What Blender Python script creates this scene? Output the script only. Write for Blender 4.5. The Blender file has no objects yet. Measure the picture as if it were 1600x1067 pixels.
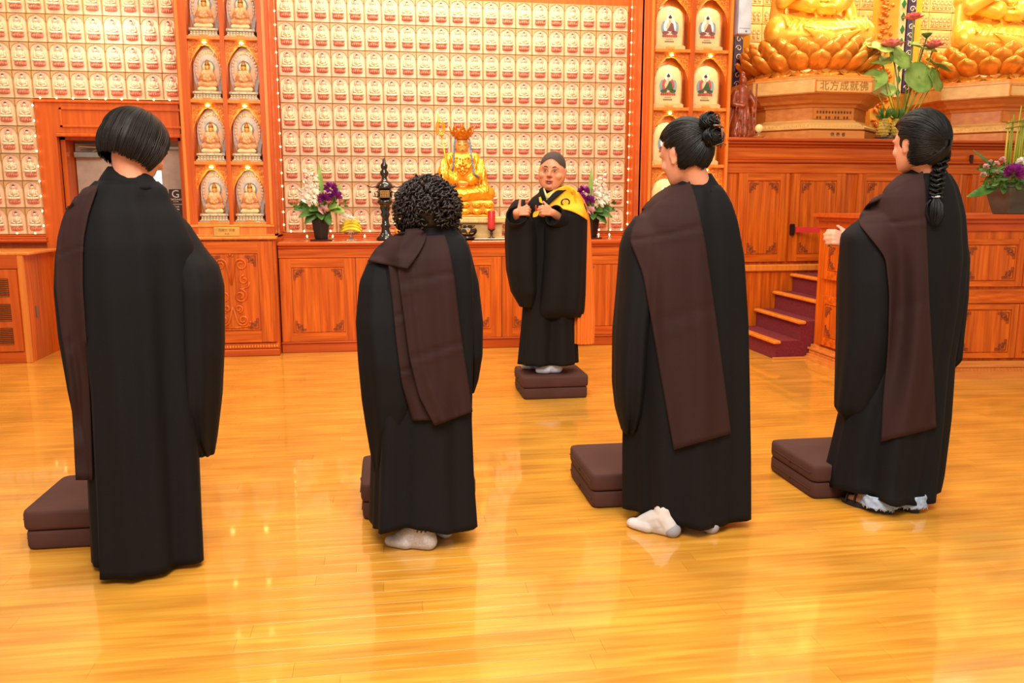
import bpy, math, random
import numpy as np
from mathutils import Vector, Matrix, Euler
from mathutils.bvhtree import BVHTree
R = math.radians; PI = math.pi
random.seed(5)
COL = bpy.context.scene.collection
scene = bpy.context.scene

# ---------------------------------------------------------------- camera
FPX = 1300.0; CAM_H = 1.33; CYAW = R(8.6); CPIT = R(9.5)
cam_data = bpy.data.cameras.new('camera'); cam = bpy.data.objects.new('camera', cam_data); COL.objects.link(cam)
cam_data.sensor_width = 36; cam_data.lens = 36*FPX/1600; cam_data.clip_start = .05
cam.location = (0, 0, CAM_H); cam.rotation_euler = (R(90)-CPIT, 0, -CYAW)
scene.camera = cam
# ---------------------------------------------------------------- light and exposure
scene.view_settings.view_transform = 'Standard'; scene.view_settings.look = 'None'
scene.view_settings.gamma = 1; scene.view_settings.use_curve_mapping = False
scene.view_settings.exposure = 0.06
world = bpy.data.worlds.new('hall_light'); scene.world = world; world.use_nodes = True
world.node_tree.nodes['Background'].inputs[0].default_value = (1, .86, .66, 1)
world.node_tree.nodes['Background'].inputs[1].default_value = .62
def area(name, loc, target, size, power, color=(1, .9, .78), sy=None):
    l = bpy.data.lights.new(name, 'AREA'); l.energy = power; l.color = color; l.size = size
    if sy: l.shape = 'RECTANGLE'; l.size_y = sy
    o = bpy.data.objects.new(name, l); COL.objects.link(o); o.location = loc
    o.rotation_euler = (Vector(target)-Vector(loc)).to_track_quat('-Z', 'Y').to_euler(); return o
def spot(name, loc, target, power, angle=60, blend=.6, rad=.05, color=(1, .82, .55)):
    l = bpy.data.lights.new(name, 'SPOT'); l.energy = power; l.color = color; l.spot_size = R(angle); l.spot_blend = blend; l.shadow_soft_size = rad
    o = bpy.data.objects.new(name, l); COL.objects.link(o); o.location = loc
    o.rotation_euler = (Vector(target)-Vector(loc)).to_track_quat('-Z', 'Y').to_euler(); return o
area('ceiling_light_front', (0, .2, 4.6), (.8, 6.0, .7), 2.6, 330, (1, .93, .86))
area('ceiling_light_middle', (1.0, 4.6, 4.8), (1.0, 5.2, 0), 3.0, 130, (1, .88, .72))
spot('statue_spotlight_left', (4.1, 6.5, 4.3), (4.3, 8.2, 2.9), 210, 50)
spot('statue_spotlight_right', (6.1, 6.5, 4.3), (6.3, 8.2, 2.9), 210, 50)
spot('altar_spotlight', (.7, 6.4, 4.2), (.72, 7.85, 1.5), 90, 30)
area('tile_wall_downlight', (.7, 7.3, 4.4), (.7, 8.1, 2.7), 2.8, 105, (1, .8, .5), .2)
area('door_wall_downlight', (-3.2, 7.3, 4.4), (-3.0, 8.1, 2.7), 2.2, 60, (1, .8, .5), .2)
area('shrine_wall_fill', (5.3, 8.3, 4.5), (5.3, 9.0, 2.6), 3.2, 85, (1, .82, .5), .3)  # added fill light that brightens the golden plaque wall, no fixture of the hall
area('doorway_light', (-2.3, 7.6, 2.9), (-2.3, 8.3, 1.4), .5, 5, (1, .92, .85))

# ---------------------------------------------------------------- picture-to-place measuring (finds real points on a depth plane)
_fw = np.array([math.sin(CYAW)*math.cos(CPIT), math.cos(CYAW)*math.cos(CPIT), -math.sin(CPIT)])
_rt = np.array([math.cos(CYAW), -math.sin(CYAW), 0.]); _up = np.cross(_rt, _fw)
def ray(x, y): return _fw + _rt*(x-800)/FPX - _up*(y-533.5)/FPX
def at(x, y, Y):
    d = ray(x, y); return np.array([0, 0, CAM_H]) + d*(Y/d[1])

# ---------------------------------------------------------------- materials
def lin(c): return tuple(((v/255)/12.92 if v/255 <= .04045 else ((v/255+.055)/1.055)**2.4) for v in c)+(1,)
MATS = {}
def mat(name, c, rough=.5, metal=0, c2=None, scale=(8, 8, 8), dist=0, bump=0, bscale=60, coat=0, emit=0, trans=0, sss=0, tint=False, wave=None, spec=.5, detail=4, sheen=0):
    m = bpy.data.materials.new(name); m.use_nodes = True; nt = m.node_tree; n = nt.nodes; L = nt.links
    b = n['Principled BSDF']; b.inputs['Base Color'].default_value = lin(c); b.inputs['Roughness'].default_value = rough
    b.inputs['Metallic'].default_value = metal; b.inputs['Coat Weight'].default_value = coat; b.inputs['Coat Roughness'].default_value = .06
    b.inputs['Specular IOR Level'].default_value = spec; b.inputs['Sheen Weight'].default_value = sheen
    if trans: b.inputs['Transmission Weight'].default_value = trans
    if sss: b.inputs['Subsurface Weight'].default_value = sss; b.inputs['Subsurface Radius'].default_value = (.01, .004, .002)
    if emit: b.inputs['Emission Color'].default_value = lin(c); b.inputs['Emission Strength'].default_value = emit
    tc = n.new('ShaderNodeTexCoord'); out = None
    if c2 is None: c2 = tuple(v*.88 for v in c)
    mp = n.new('ShaderNodeMapping'); mp.inputs['Scale'].default_value = scale; L.new(tc.outputs['Object'], mp.inputs[0])
    nz = n.new('ShaderNodeTexNoise'); nz.inputs['Scale'].default_value = 1; nz.inputs['Detail'].default_value = detail; nz.inputs['Distortion'].default_value = dist
    L.new(mp.outputs[0], nz.inputs['Vector'])
    cr = n.new('ShaderNodeValToRGB'); cr.color_ramp.elements[0].position = .33; cr.color_ramp.elements[1].position = .67
    cr.color_ramp.elements[0].color = lin(c2); cr.color_ramp.elements[1].color = lin(c)
    L.new(nz.outputs[0], cr.inputs[0]); col = cr.outputs[0]
    if wave:   # cathedral oak figure: rings cut by a slanted plane
        mw = n.new('ShaderNodeMapping'); mw.inputs['Scale'].default_value = wave[0]; L.new(tc.outputs['Object'], mw.inputs[0])
        wv = n.new('ShaderNodeTexWave'); wv.wave_type = 'RINGS'; wv.rings_direction = wave[2]; wv.inputs['Scale'].default_value = 1.0; wv.inputs['Distortion'].default_value = 5; wv.inputs['Detail'].default_value = 2; wv.inputs['Detail Scale'].default_value = .8
        L.new(mw.outputs[0], wv.inputs[0])
        mx = n.new('ShaderNodeMix'); mx.data_type = 'RGBA'; mx.blend_type = 'MULTIPLY'; mx.inputs[0].default_value = wave[1]
        L.new(col, mx.inputs[6]); L.new(wv.outputs[0], mx.inputs[7]); col = mx.outputs[2]
    if tint:
        at_ = n.new('ShaderNodeAttribute'); at_.attribute_name = 'tint'
        mx = n.new('ShaderNodeMix'); mx.data_type = 'RGBA'; mx.blend_type = 'MULTIPLY'; mx.inputs[0].default_value = 1
        L.new(col, mx.inputs[6]); L.new(at_.outputs['Color'], mx.inputs[7]); col = mx.outputs[2]
    L.new(col, b.inputs['Base Color'])
    if bump:
        nb = n.new('ShaderNodeTexNoise'); nb.inputs['Scale'].default_value = bscale; nb.inputs['Detail'].default_value = 3
        L.new(tc.outputs['Object'], nb.inputs['Vector'])
        bp = n.new('ShaderNodeBump'); bp.inputs['Strength'].default_value = bump; bp.inputs['Distance'].default_value = .004
        L.new(nb.outputs[0], bp.inputs['Height']); L.new(bp.outputs[0], b.inputs['Normal'])
    MATS[name] = m; return m
OAKC, OAKD = (224, 110, 20), (190, 76, 8)
mat('floor_oak', (242, 178, 70), .3, c2=(222, 148, 46), scale=(2.2, 38, 38), dist=.6, coat=.9, tint=True, wave=((.55, 9, 9), .16, 'Y'))
mat('oak_v', OAKC, .42, c2=OAKD, scale=(46, 46, 2.2), dist=.5, coat=.1, spec=.3, wave=((4.0, 4.0, .8), .2, 'Z'))
mat('oak_h', OAKC, .42, c2=OAKD, scale=(2.2, 40, 46), dist=.5, coat=.1, spec=.3, wave=((.8, 4.0, 4.5), .2, 'X'))
mat('cherry', (196, 84, 14), .4, c2=(176, 68, 8), scale=(1.5, 30, 30), coat=.1, spec=.35)
mat('cherry_v', (206, 94, 18), .4, c2=(186, 76, 10), scale=(30, 30, 1.5), coat=.1, spec=.35)
mat('niche_wood', (232, 140, 48), .36, c2=(214, 118, 34), scale=(30, 30, 1.5), coat=.2)
mat('carving', (150, 66, 18), .5, c2=(120, 48, 12), scale=(40, 40, 40))
mat('filigree', (238, 150, 50), .4, c2=(210, 110, 30), scale=(40, 40, 40))
mat('pale_wood', (236, 186, 110), .4, c2=(222, 166, 90), scale=(2, 20, 26), coat=.15)
mat('mid_wood', (222, 140, 62), .4, c2=(204, 118, 46), scale=(2, 20, 26), coat=.15)
mat('dark_gap', (60, 22, 8), .8)
mat('white_plaster', (205, 192, 176), .8, bump=.05)
mat('door_grey', (190, 168, 150), .55)
mat('metal', (170, 165, 158), .35, .9)
mat('sign_brown', (46, 20, 14), .5)
mat('sign_white', (235, 225, 215), .6)
mat('tile_back', (206, 162, 108), .45, c2=(188, 142, 92), scale=(20, 20, 20))
mat('tile_arch', (240, 200, 164), .4, c2=(232, 188, 150), scale=(20, 20, 20))
mat('tile_figure', (246, 230, 200), .4, c2=(204, 168, 126), scale=(90, 90, 110))
mat('tile_halo', (222, 170, 148), .5, c2=(206, 148, 128), scale=(60, 60, 60))
mat('tile_lotus', (222, 142, 116), .5, c2=(198, 112, 90), scale=(80, 60, 50))
mat('tile_hair', (60, 44, 36), .6)
mat('gold_tile', (252, 222, 150), .35, .0, c2=(244, 200, 120), scale=(12, 12, 12))
mat('gold_relief', (255, 228, 170), .35, .1, c2=(226, 160, 110), scale=(30, 30, 60))
mat('gold', (246, 182, 46), .26, .45, c2=(230, 150, 24), scale=(5, 5, 5), coat=.3, bump=.15, bscale=25)
mat('gold_skin', (238, 178, 90), .35, .15, c2=(228, 160, 74), scale=(8, 8, 8))
mat('gold_bright', (252, 204, 84), .3, .35, c2=(246, 184, 52), scale=(4, 4, 4), coat=.3, bump=.1, bscale=14)
mat('petal_gold', (240, 168, 62), .3, .3, c2=(226, 140, 38), scale=(10, 10, 5), coat=.3)
mat('crown_gold', (226, 140, 30), .35, .5, c2=(190, 96, 14), scale=(60, 60, 60))
mat('blue_ribbon', (62, 80, 122), .5, c2=(128, 146, 170), scale=(40, 40, 90))
mat('stele_grey', (196, 178, 164), .5, c2=(160, 150, 148), scale=(50, 50, 50))
mat('stele_pink', (226, 180, 140), .5, c2=(206, 156, 120), scale=(40, 40, 40))
mat('stele_cream', (238, 216, 160), .5, c2=(222, 190, 130), scale=(20, 20, 20))
mat('stele_gold', (226, 172, 122), .45, c2=(206, 142, 90), scale=(50, 50, 50))
mat('stele_hair', (150, 92, 30), .5)
mat('plaque_gold', (232, 172, 84), .35, .2)
mat('plaque_wood', (222, 130, 40), .45)
mat('ink', (70, 44, 26), .7)
mat('ink_gold', (176, 118, 34), .6)
mat('stone_tan', (226, 190, 126), .55, c2=(208, 168, 104), scale=(20, 20, 20))
mat('face_cream', (236, 208, 150), .5, c2=(228, 192, 130), scale=(10, 10, 10))
mat('halo_white', (240, 232, 212), .5)
mat('paint_red', (196, 92, 70), .5, c2=(170, 70, 60), scale=(40, 40, 40))
mat('paint_green', (66, 96, 56), .5)
mat('paint_maroon', (150, 84, 78), .5)
mat('paint_blue', (150, 168, 176), .5, c2=(120, 140, 150), scale=(50, 50, 50))
mat('paint_skin', (240, 206, 160), .5)
mat('black_lacquer', (16, 12, 12), .12, coat=.8)
mat('black_vase', (24, 24, 26), .35, coat=.2)
mat('dark_wood', (74, 26, 16), .3, coat=.4)
mat('banana', (238, 208, 40), .45, c2=(226, 190, 30), scale=(20, 20, 20))
mat('banana_tip', (120, 120, 40), .6)
mat('orange_peel', (246, 150, 20), .45, bump=.2, bscale=300)
mat('apple', (206, 50, 48), .3, c2=(226, 110, 80), scale=(14, 14, 14), coat=.3)
mat('glass', (250, 245, 235), .05, trans=.9)
mat('red_candle', (190, 30, 34), .35, c2=(214, 60, 56), scale=(10, 10, 10), trans=.15)
mat('wax', (245, 214, 140), .5, emit=.25)
mat('leaf', (84, 128, 48), .45, c2=(56, 98, 34), scale=(14, 14, 14))
mat('leaf_light', (158, 182, 84), .5, c2=(120, 156, 60), scale=(14, 14, 14))
mat('lotus_leaf', (168, 196, 96), .5, c2=(112, 152, 62), scale=(9, 9, 9))
mat('stem', (120, 130, 40), .5)
mat('bamboo_yellow', (196, 186, 52), .45, c2=(126, 140, 36), scale=(60, 60, 2))
mat('petal_white', (253, 251, 242), .5, c2=(246, 240, 222), scale=(30, 30, 30))
mat('petal_pink', (238, 190, 190), .5)
mat('petal_purple', (158, 48, 148), .5, c2=(116, 24, 116), scale=(40, 40, 40))
mat('petal_rose', (230, 80, 90), .45, c2=(244, 150, 140), scale=(12, 12, 12))
mat('pot_grey', (86, 88, 78), .45, c2=(64, 60, 50), scale=(3, 3, 9), coat=.2)
mat('pineapple_skin', (214, 176, 70), .5, c2=(150, 120, 40), scale=(30, 30, 30))
mat('carpet', (128, 30, 40), .95, c2=(100, 20, 32), scale=(60, 60, 60), bump=.4, bscale=400)
mat('belt_red', (190, 20, 26), .6)
mat('black_plastic', (22, 18, 18), .4)
mat('speaker_white', (224, 226, 232), .4)
mat('ribbon_green', (30, 120, 56), .5)
mat('ribbon_cream', (236, 220, 160), .5)
mat('scroll_blue', (70, 54, 96), .5)
mat('carved_wood', (176, 78, 26), .4, c2=(130, 50, 16), scale=(20, 20, 20), coat=.25)
mat('robe_black', (13, 12, 15), .8, c2=(8, 7, 10), scale=(3, 3, 1.5), bump=.25, bscale=420, spec=.25)
mat('robe_monk', (17, 13, 12), .8, c2=(12, 9, 8), scale=(3, 3, 1.5), bump=.25, bscale=420, spec=.25)
mat('shawl_brown', (52, 29, 27), .8, c2=(44, 24, 22), scale=(4, 4, 1.2), bump=.25, bscale=420, spec=.25)
mat('cloth_yellow', (252, 180, 18), .7, c2=(248, 168, 12), scale=(5, 5, 3), bump=.15, bscale=300)
mat('cloth_orange', (238, 122, 26), .7, c2=(226, 106, 18), scale=(5, 5, 2), bump=.15, bscale=300)
mat('cushion_brown', (80, 43, 35), .85, c2=(68, 35, 28), scale=(4, 4, 4), bump=.3, bscale=500)
mat('skin', (228, 160, 128), .5, c2=(218, 146, 114), scale=(9, 9, 9), sss=.12)
mat('skin_monk', (222, 148, 108), .5, c2=(212, 134, 96), scale=(9, 9, 9), sss=.12)
mat('lips', (190, 96, 84), .5)
mat('hair_black', (14, 11, 11), .44, c2=(8, 6, 6), scale=(60, 60, 60), spec=.4)
mat('hair_brown', (34, 20, 15), .45, c2=(22, 12, 9), scale=(60, 60, 60))
mat('hair_dark', (28, 18, 14), .48, c2=(16, 10, 8), scale=(60, 60, 60), spec=.34)
mat('stubble', (76, 60, 54), .8, c2=(58, 44, 40), scale=(200, 200, 200))
mat('brow', (60, 38, 28), .8)
mat('eye_white', (232, 220, 210), .2, coat=.5)
mat('eye_dark', (30, 18, 14), .15, coat=.5)
mat('sock_white', (226, 220, 218), .9, bump=.2, bscale=600)
mat('sock_grey', (168, 166, 172), .9, bump=.2, bscale=600)
mat('sock_marl', (196, 188, 186), .9, c2=(170, 162, 162), scale=(160, 160, 160))
mat('sock_blue', (205, 208, 222), .8)
mat('denim', (170, 188, 212), .9, c2=(140, 160, 190), scale=(60, 60, 60))
mat('sandal', (26, 24, 28), .6)
mat('claw_clip', (150, 110, 90), .25, .6)
mat('hairband', (200, 200, 205), .5)
mat('bulb', (255, 216, 140), .5, emit=14)
mat('lamp_glow', (255, 214, 130), .5, emit=22)
mat('window_glow', (232, 250, 255), .5, emit=1.1)
mat('wire', (226, 190, 130), .5)
def M(n): return MATS[n]

# ---------------------------------------------------------------- mesh builder
class MB:
    def __init__(s): s.v = []; s.f = []; s.m = []; s.mi = 0
    def add(s, vs, fs):
        o = len(s.v); s.v += [tuple(map(float, p)) for p in vs]; s.f += [tuple(i+o for i in f) for f in fs]; s.m += [s.mi]*len(fs); return s
    def box(s, x0, x1, y0, y1, z0, z1):
        return s.add([(x0, y0, z0), (x1, y0, z0), (x1, y1, z0), (x0, y1, z0), (x0, y0, z1), (x1, y0, z1), (x1, y1, z1), (x0, y1, z1)],
                     [(0, 3, 2, 1), (4, 5, 6, 7), (0, 1, 5, 4), (1, 2, 6, 5), (2, 3, 7, 6), (3, 0, 4, 7)])
    def bbox(s, x0, x1, y0, y1, z0, z1, b=.005):     # bevelled box
        vs = []; 
        for z, i in ((z0, b), (z0+b, 0), (z1-b, 0), (z1, b)):
            vs += [(x0+i, y0+i, z), (x1-i, y0+i, z), (x1-i, y1-i, z), (x0+i, y1-i, z)]
        fs = [(0, 3, 2, 1), (12, 13, 14, 15)]
        for k in range(3):
            for j in range(4): a = k*4+j; c = k*4+(j+1) % 4; fs.append((a, c, c+4, a+4))
        return s.add(vs, fs)
    def frustum(s, c, z0, z1, n, r0, r1, rot=0, sx=1, sy=1):
        vs = []
        for z, r in ((z0, r0), (z1, r1)):
            for k in range(n): a = rot+2*PI*k/n; vs.append((c[0]+r*math.cos(a)*sx, c[1]+r*math.sin(a)*sy, z))
        return s.add(vs, [tuple(range(n))[::-1], tuple(range(n, 2*n))]+[(k, (k+1) % n, n+(k+1) % n, n+k) for k in range(n)])
    def lathe(s, prof, n=24, c=(0, 0, 0), rot=0, sx=1, sy=1):
        vs = []; fs = []
        for r, z in prof:
            for k in range(n): a = rot+2*PI*k/n; vs.append((c[0]+r*math.cos(a)*sx, c[1]+r*math.sin(a)*sy, c[2]+z))
        m = len(prof)
        for i in range(m-1):
            for k in range(n): fs.append((i*n+k, i*n+(k+1) % n, (i+1)*n+(k+1) % n, (i+1)*n+k))
        fs.append(tuple(range(n))[::-1]); fs.append(tuple(range((m-1)*n, m*n))); return s.add(vs, fs)
    def ell(s, c, r, nu=12, nv=8, rot=None):
        vs = []; fs = []; c = Vector(c)
        for i in range(nv+1):
            t = PI*i/nv
            for k in range(nu if 0 < i < nv else 1):
                a = 2*PI*k/nu; p = Vector((r[0]*math.sin(t)*math.cos(a), r[1]*math.sin(t)*math.sin(a), r[2]*math.cos(t)))
                if rot is not None: p = rot @ p
                vs.append(c+p)
        idx = lambda i, k: 0 if i == 0 else (1+(nv-1)*nu if i == nv else 1+(i-1)*nu+k % nu)
        for i in range(nv):
            for k in range(nu):
                a, b, c_, d = idx(i, k), idx(i+1, k), idx(i+1, k+1), idx(i, k+1)
                if i == 0: fs.append((a, b, c_))
                elif i == nv-1: fs.append((a, b, d))
                else: fs.append((a, b, c_, d))
        return s.add(vs, fs)
    def tube(s, pts, r, n=6, cap=True, flat=1.0):
        pts = [Vector(p) for p in pts]; m = len(pts); rs = r if hasattr(r, '__len__') else [r]*m
        vs = []; fs = []; nrm = None
        for i, p in enumerate(pts):
            t = (pts[min(i+1, m-1)]-pts[max(i-1, 0)])
            t = t.normalized() if t.length > 1e-9 else Vector((0, 0, 1))
            if nrm is None: nrm = t.orthogonal().normalized()
            else:
                nrm = nrm - t*nrm.dot(t); nrm = nrm.normalized() if nrm.length > 1e-6 else t.orthogonal().normalized()
            b = t.cross(nrm)
            for k in range(n): a = 2*PI*k/n; vs.append(p+nrm*math.cos(a)*rs[i]+b*math.sin(a)*rs[i]*flat)
        for i in range(m-1):
            for k in range(n): fs.append((i*n+k, i*n+(k+1) % n, (i+1)*n+(k+1) % n, (i+1)*n+k))
        if cap: fs.append(tuple(range(n))[::-1]); fs.append(tuple(range((m-1)*n, m*n)))
        return s.add(vs, fs)
    def cap(s, p0, p1, r0, r1=None, n=14):           # tapered capsule
        r1 = r0 if r1 is None else r1; p0 = Vector(p0); p1 = Vector(p1); t = p1-p0
        t = t.normalized() if t.length > 1e-9 else Vector((0, 0, 1))
        pts = []; rs = []
        for a in (-88, -60, -30, 0): pts.append(p0+t*math.sin(R(a))*r0); rs.append(r0*math.cos(R(a)))
        for a in (0, 30, 60, 88): pts.append(p1+t*math.sin(R(a))*r1); rs.append(r1*math.cos(R(a)))
        nr = t.orthogonal().normalized(); b = t.cross(nr); vs = []; fs = []
        for p, r in zip(pts, rs):
            for k in range(n): a = 2*PI*k/n; vs.append(p+nr*math.cos(a)*r+b*math.sin(a)*r)
        for i in range(len(pts)-1):
            for k in range(n): fs.append((i*n+k, i*n+(k+1) % n, (i+1)*n+(k+1) % n, (i+1)*n+k))
        fs.append(tuple(range(n))[::-1]); fs.append(tuple(range((len(pts)-1)*n, len(pts)*n)))
        return s.add(vs, fs)
    def prism(s, poly, y0, y1):                       # polygon in x,z extruded along y (y0 = front)
        n = len(poly); vs = [(x, y0, z) for x, z in poly]+[(x, y1, z) for x, z in poly]
        return s.add(vs, [tuple(range(n)), tuple(range(n, 2*n))[::-1]]+[(k, n+k, n+(k+1) % n, (k+1) % n) for k in range(n)])
    def grid(s, P, closed=False):                     # P[i][j]
        m = len(P); n = len(P[0]); vs = [p for row in P for p in row]; fs = []
        for i in range(m-1):
            for j in range(n if closed else n-1): fs.append((i*n+j, i*n+(j+1) % n, (i+1)*n+(j+1) % n, (i+1)*n+j))
        return s.add(vs, fs)
    def leaf(s, p0, p1, w, droop=.0, nrm=(0, -1, 0), seg=6, fold=.25):   # pointed leaf blade
        p0 = Vector(p0); p1 = Vector(p1); t = (p1-p0); nr = Vector(nrm); side = t.cross(nr).normalized(); nr = side.cross(t).normalized(); P = []
        for i in range(seg+1):
            u = i/seg; ww = w*math.sin(PI*min(.98, u*.93+.06))**.8; c = p0+t*u-Vector((0, 0, 1))*droop*u*u
            P.append([c-side*ww+nr*ww*fold, c, c+side*ww+nr*ww*fold])
        return s.grid(P)
    def xf(s, Mx, start=0):
        for i in range(start, len(s.v)): s.v[i] = tuple(Mx @ Vector(s.v[i]))
        return s
OFF = {}
def link(o, parent=None):
    COL.objects.link(o)
    if parent is not None: o.parent = parent
    return o
def obj(name, mb, mats, parent=None, smooth=False, sub=0, remesh=0, solid=0, smoothit=0, bevel=0):
    """one mesh object; the vertices are given in the place's coordinates and stored relative to the parent thing"""
    off = OFF.get(parent.name, Vector((0, 0, 0))) if parent is not None else Vector((0, 0, 0))
    me = bpy.data.meshes.new(name)
    v = np.array(mb.v, dtype=float).reshape(-1, 3) - np.array(off)
    me.from_pydata(v.tolist(), [], mb.f)
    ml = mats if isinstance(mats, (list, tuple)) else [mats]
    for m in ml: me.materials.append(M(m))
    if len(ml) > 1: me.polygons.foreach_set('material_index', mb.m)
    if smooth: me.polygons.foreach_set('use_smooth', [True]*len(me.polygons))
    me.update()
    o = bpy.data.objects.new(name, me); link(o, parent); OFF[o.name] = off
    if remesh:
        md = o.modifiers.new('union', 'REMESH'); md.mode = 'VOXEL'; md.voxel_size = remesh; md.use_smooth_shade = True
        if smoothit: ms = o.modifiers.new('smooth', 'SMOOTH'); ms.iterations = smoothit; ms.factor = .5
    if solid: md = o.modifiers.new('thickness', 'SOLIDIFY'); md.thickness = solid; md.offset = 0
    if bevel: md = o.modifiers.new('bevel', 'BEVEL'); md.width = bevel; md.segments = 2
    if sub: md = o.modifiers.new('sub', 'SUBSURF'); md.levels = sub; md.render_levels = sub
    return o
def tag(o, label=None, cat=None, group=None, kind=None):
    if label: o['label'] = label
    if cat: o['category'] = cat
    if group: o['group'] = group
    if kind: o['kind'] = kind
    return o
def thing(name, label, cat, loc=(0, 0, 0), group=None, kind=None):
    o = bpy.data.objects.new(name, None); o.empty_display_size = .1; link(o); o.location = loc; OFF[o.name] = Vector(loc)
    return tag(o, label, cat, group, kind)
def copy_tree(o, parent=None, loc=None):
    c = o.copy(); link(c, parent)
    if loc is not None: c.location = loc; OFF[c.name] = Vector(loc)
    else: OFF[c.name] = OFF.get(o.name, Vector((0, 0, 0)))
    for ch in list(o.children): copy_tree(ch, c)
    return c
def rz(a): return Matrix.Rotation(a, 4, 'Z')
def text_mb(txt, size, loc, depth=.002, spacing=1.0, yaw=0):
    """raised lettering, facing -Y"""
    cu = bpy.data.curves.new('lettering', 'FONT'); cu.body = txt; cu.size = size; cu.extrude = depth; cu.align_x = 'CENTER'; cu.align_y = 'CENTER'; cu.space_character = spacing; cu.resolution_u = 3
    o = bpy.data.objects.new('lettering', cu); COL.objects.link(o)
    dg = bpy.context.evaluated_depsgraph_get(); me = bpy.data.meshes.new_from_object(o.evaluated_get(dg))
    T = Matrix.Translation(loc) @ rz(yaw) @ Matrix.Rotation(R(90), 4, 'X')
    mb = MB(); mb.add([T @ v.co for v in me.vertices], [tuple(p.vertices) for p in me.polygons])
    bpy.data.objects.remove(o); bpy.data.curves.remove(cu); bpy.data.meshes.remove(me); return mb
# ================================================================ THE SETTING
YW = 8.1            # main back wall
# ---- floor of separate oak boards
fl = MB(); fl.box(-6, 9, -1.5, 9.2, -.06, -.012)
floor = tag(obj('floor', fl, 'dark_wood'), kind='structure')
BWID = .083
def board_mb(mb, x0, x1, y0, dz, tints, tcol):
    i0 = len(mb.f); mb.bbox(x0+.0003, x1-.0003, y0+.0003, y0+BWID-.0003, -.012, dz, .0002); tints += [tcol]*(len(mb.f)-i0)
def set_tint(o, tints):
    a = o.data.color_attributes.new('tint', 'FLOAT_COLOR', 'CORNER'); k = 0; data = []
    for p, t in zip(o.data.polygons, tints): data += list(t)*p.loop_total
    a.data.foreach_set('color', data)
far = MB(); far_t = []; y = -1.5; rng = random.Random(11); nboard = 0
while y < 8.2:
    x = -5.2+rng.uniform(-1, 0)
    while x < 8.2:
        x1 = x+rng.uniform(.7, 2.0); k = rng.uniform(.84, 1.04); g = k*rng.uniform(.96, 1.0); b_ = g*rng.uniform(.86, 1.0); tcol = (k, g, b_, 1)
        xl = -1.9-.0*y; near = 1.75 < y < 4.3 and x1 > -.72*y-.2 and x < .95*y+.3
        if near:
            mb = MB(); tt = []; board_mb(mb, x, x1, y, 0, tt, tcol); o = obj('floor_board', mb, 'floor_oak', floor); set_tint(o, tt); nboard += 1
        else: board_mb(far, x, x1, y, 0, far_t, tcol)
        x = x1
    y += BWID
o = tag(obj('floor_boards', far, 'floor_oak', floor), kind='stuff'); set_tint(o, far_t)
# ---- walls
w = MB(); w.box(-6, -2.84, YW, YW+.12, 0, 4.6); w.box(-2.84, -1.8, YW, YW+.12, 1.96, 4.6); w.box(-1.8, 3.15, YW, YW+.12, 0, 4.6)
wall_back = tag(obj('wall_back', w, 'cherry_v'), kind='structure')
w = MB(); w.box(3.05, 9.2, 9.1, 9.2, 0, 4.6); w.box(3.05, 3.15, 8.22, 9.1, 0, 4.6)
wall_shrine = tag(obj('wall_shrine', w, 'mid_wood'), kind='structure')
# ---- votive tile, its little figure and lotus base (local: x centre, z bottom, front towards -y)
TW, TH = .155, .236
def tile_parts():
    t = MB(); t.bbox(-TW/2+.0015, TW/2-.0015, -.03, 0, .0015, TH-.0015, .003)
    for sx in (-1, 1):                                        # corner spandrels left and right of the arch, proud of it
        pts = [(sx*(TW/2-.004), TH-.004), (sx*.004, TH-.004)]+[(sx*(.004+.064*math.sin(a)), TH-.06+.05*math.cos(a)) for a in [R(q) for q in (0, 25, 50, 75, 90)]]+[(sx*(TW/2-.004), TH-.062)]
        if sx > 0: pts = pts[::-1]
        t.prism(pts, -.04, -.03)
    t.mi = 1; pts = [(-.068, .006), (.068, .006), (.068, .17)]+[(.068*math.cos(a), .172+.054*math.sin(a)) for a in [R(q) for q in (15, 40, 65, 90, 115, 140, 165)]]+[(-.068, .17)]
    t.prism(pts, -.0325, -.03)
    h = MB(); h.lathe([(.0, 0), (.031, 0), (.033, .004), (.027, .006), (.0, .006)], 16); h.xf(Matrix.Translation((0, -.0325, .186)) @ Matrix.Rotation(R(90), 4, 'X'))
    f = MB()
    f.ell((0, -.044, .178), (.0145, .014, .019), 10, 7)      # head
    f.ell((0, -.042, .135), (.03, .016, .034), 10, 7)         # chest and shoulders
    for sx in (-1, 1):
        f.cap((sx*.03, -.042, .148), (sx*.036, -.046, .112), .0095, .009, 7); f.cap((sx*.036, -.046, .112), (sx*.006, -.056, .1), .008, .007, 7)
        f.ell((sx*.03, -.05, .084), (.027, .018, .0125), 8, 5)
    f.ell((0, -.052, .082), (.04, .018, .0125), 10, 5)
    for zz in (.122, .112): f.tube([(-.016, -.056, zz+.012), (0, -.06, zz), (.016, -.056, zz+.014)], .0022, 4)
    f.mi = 1; f.ell((0, -.044, .193), (.0125, .012, .008), 8, 5); f.ell((0, -.044, .2), (.005, .005, .005), 6, 4)
    l = MB(); l.lathe([(.026, 0), (.036, .006), (.043, .018), (.046, .032), (.042, .036)], 14, (0, -.036, .035), sy=.5)
    for k in range(7):
        a = PI*(k+.5)/7+PI; l.ell((.043*math.cos(a), -.036+.022*math.sin(a), .053), (.009, .006, .016), 6, 4)
    return t, h, f, l
t_, h_, f_, l_ = tile_parts()
tile0 = obj('votive_tile', t_, ['tile_back', 'tile_arch'], wall_back)
halo0 = obj('halo', h_, 'tile_halo', tile0); fig0 = obj('seated_figure', f_, ['tile_figure', 'tile_hair'], tile0, smooth=True); lot0 = obj('lotus_base', l_, 'tile_lotus', tile0, smooth=True)
first = True
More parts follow.
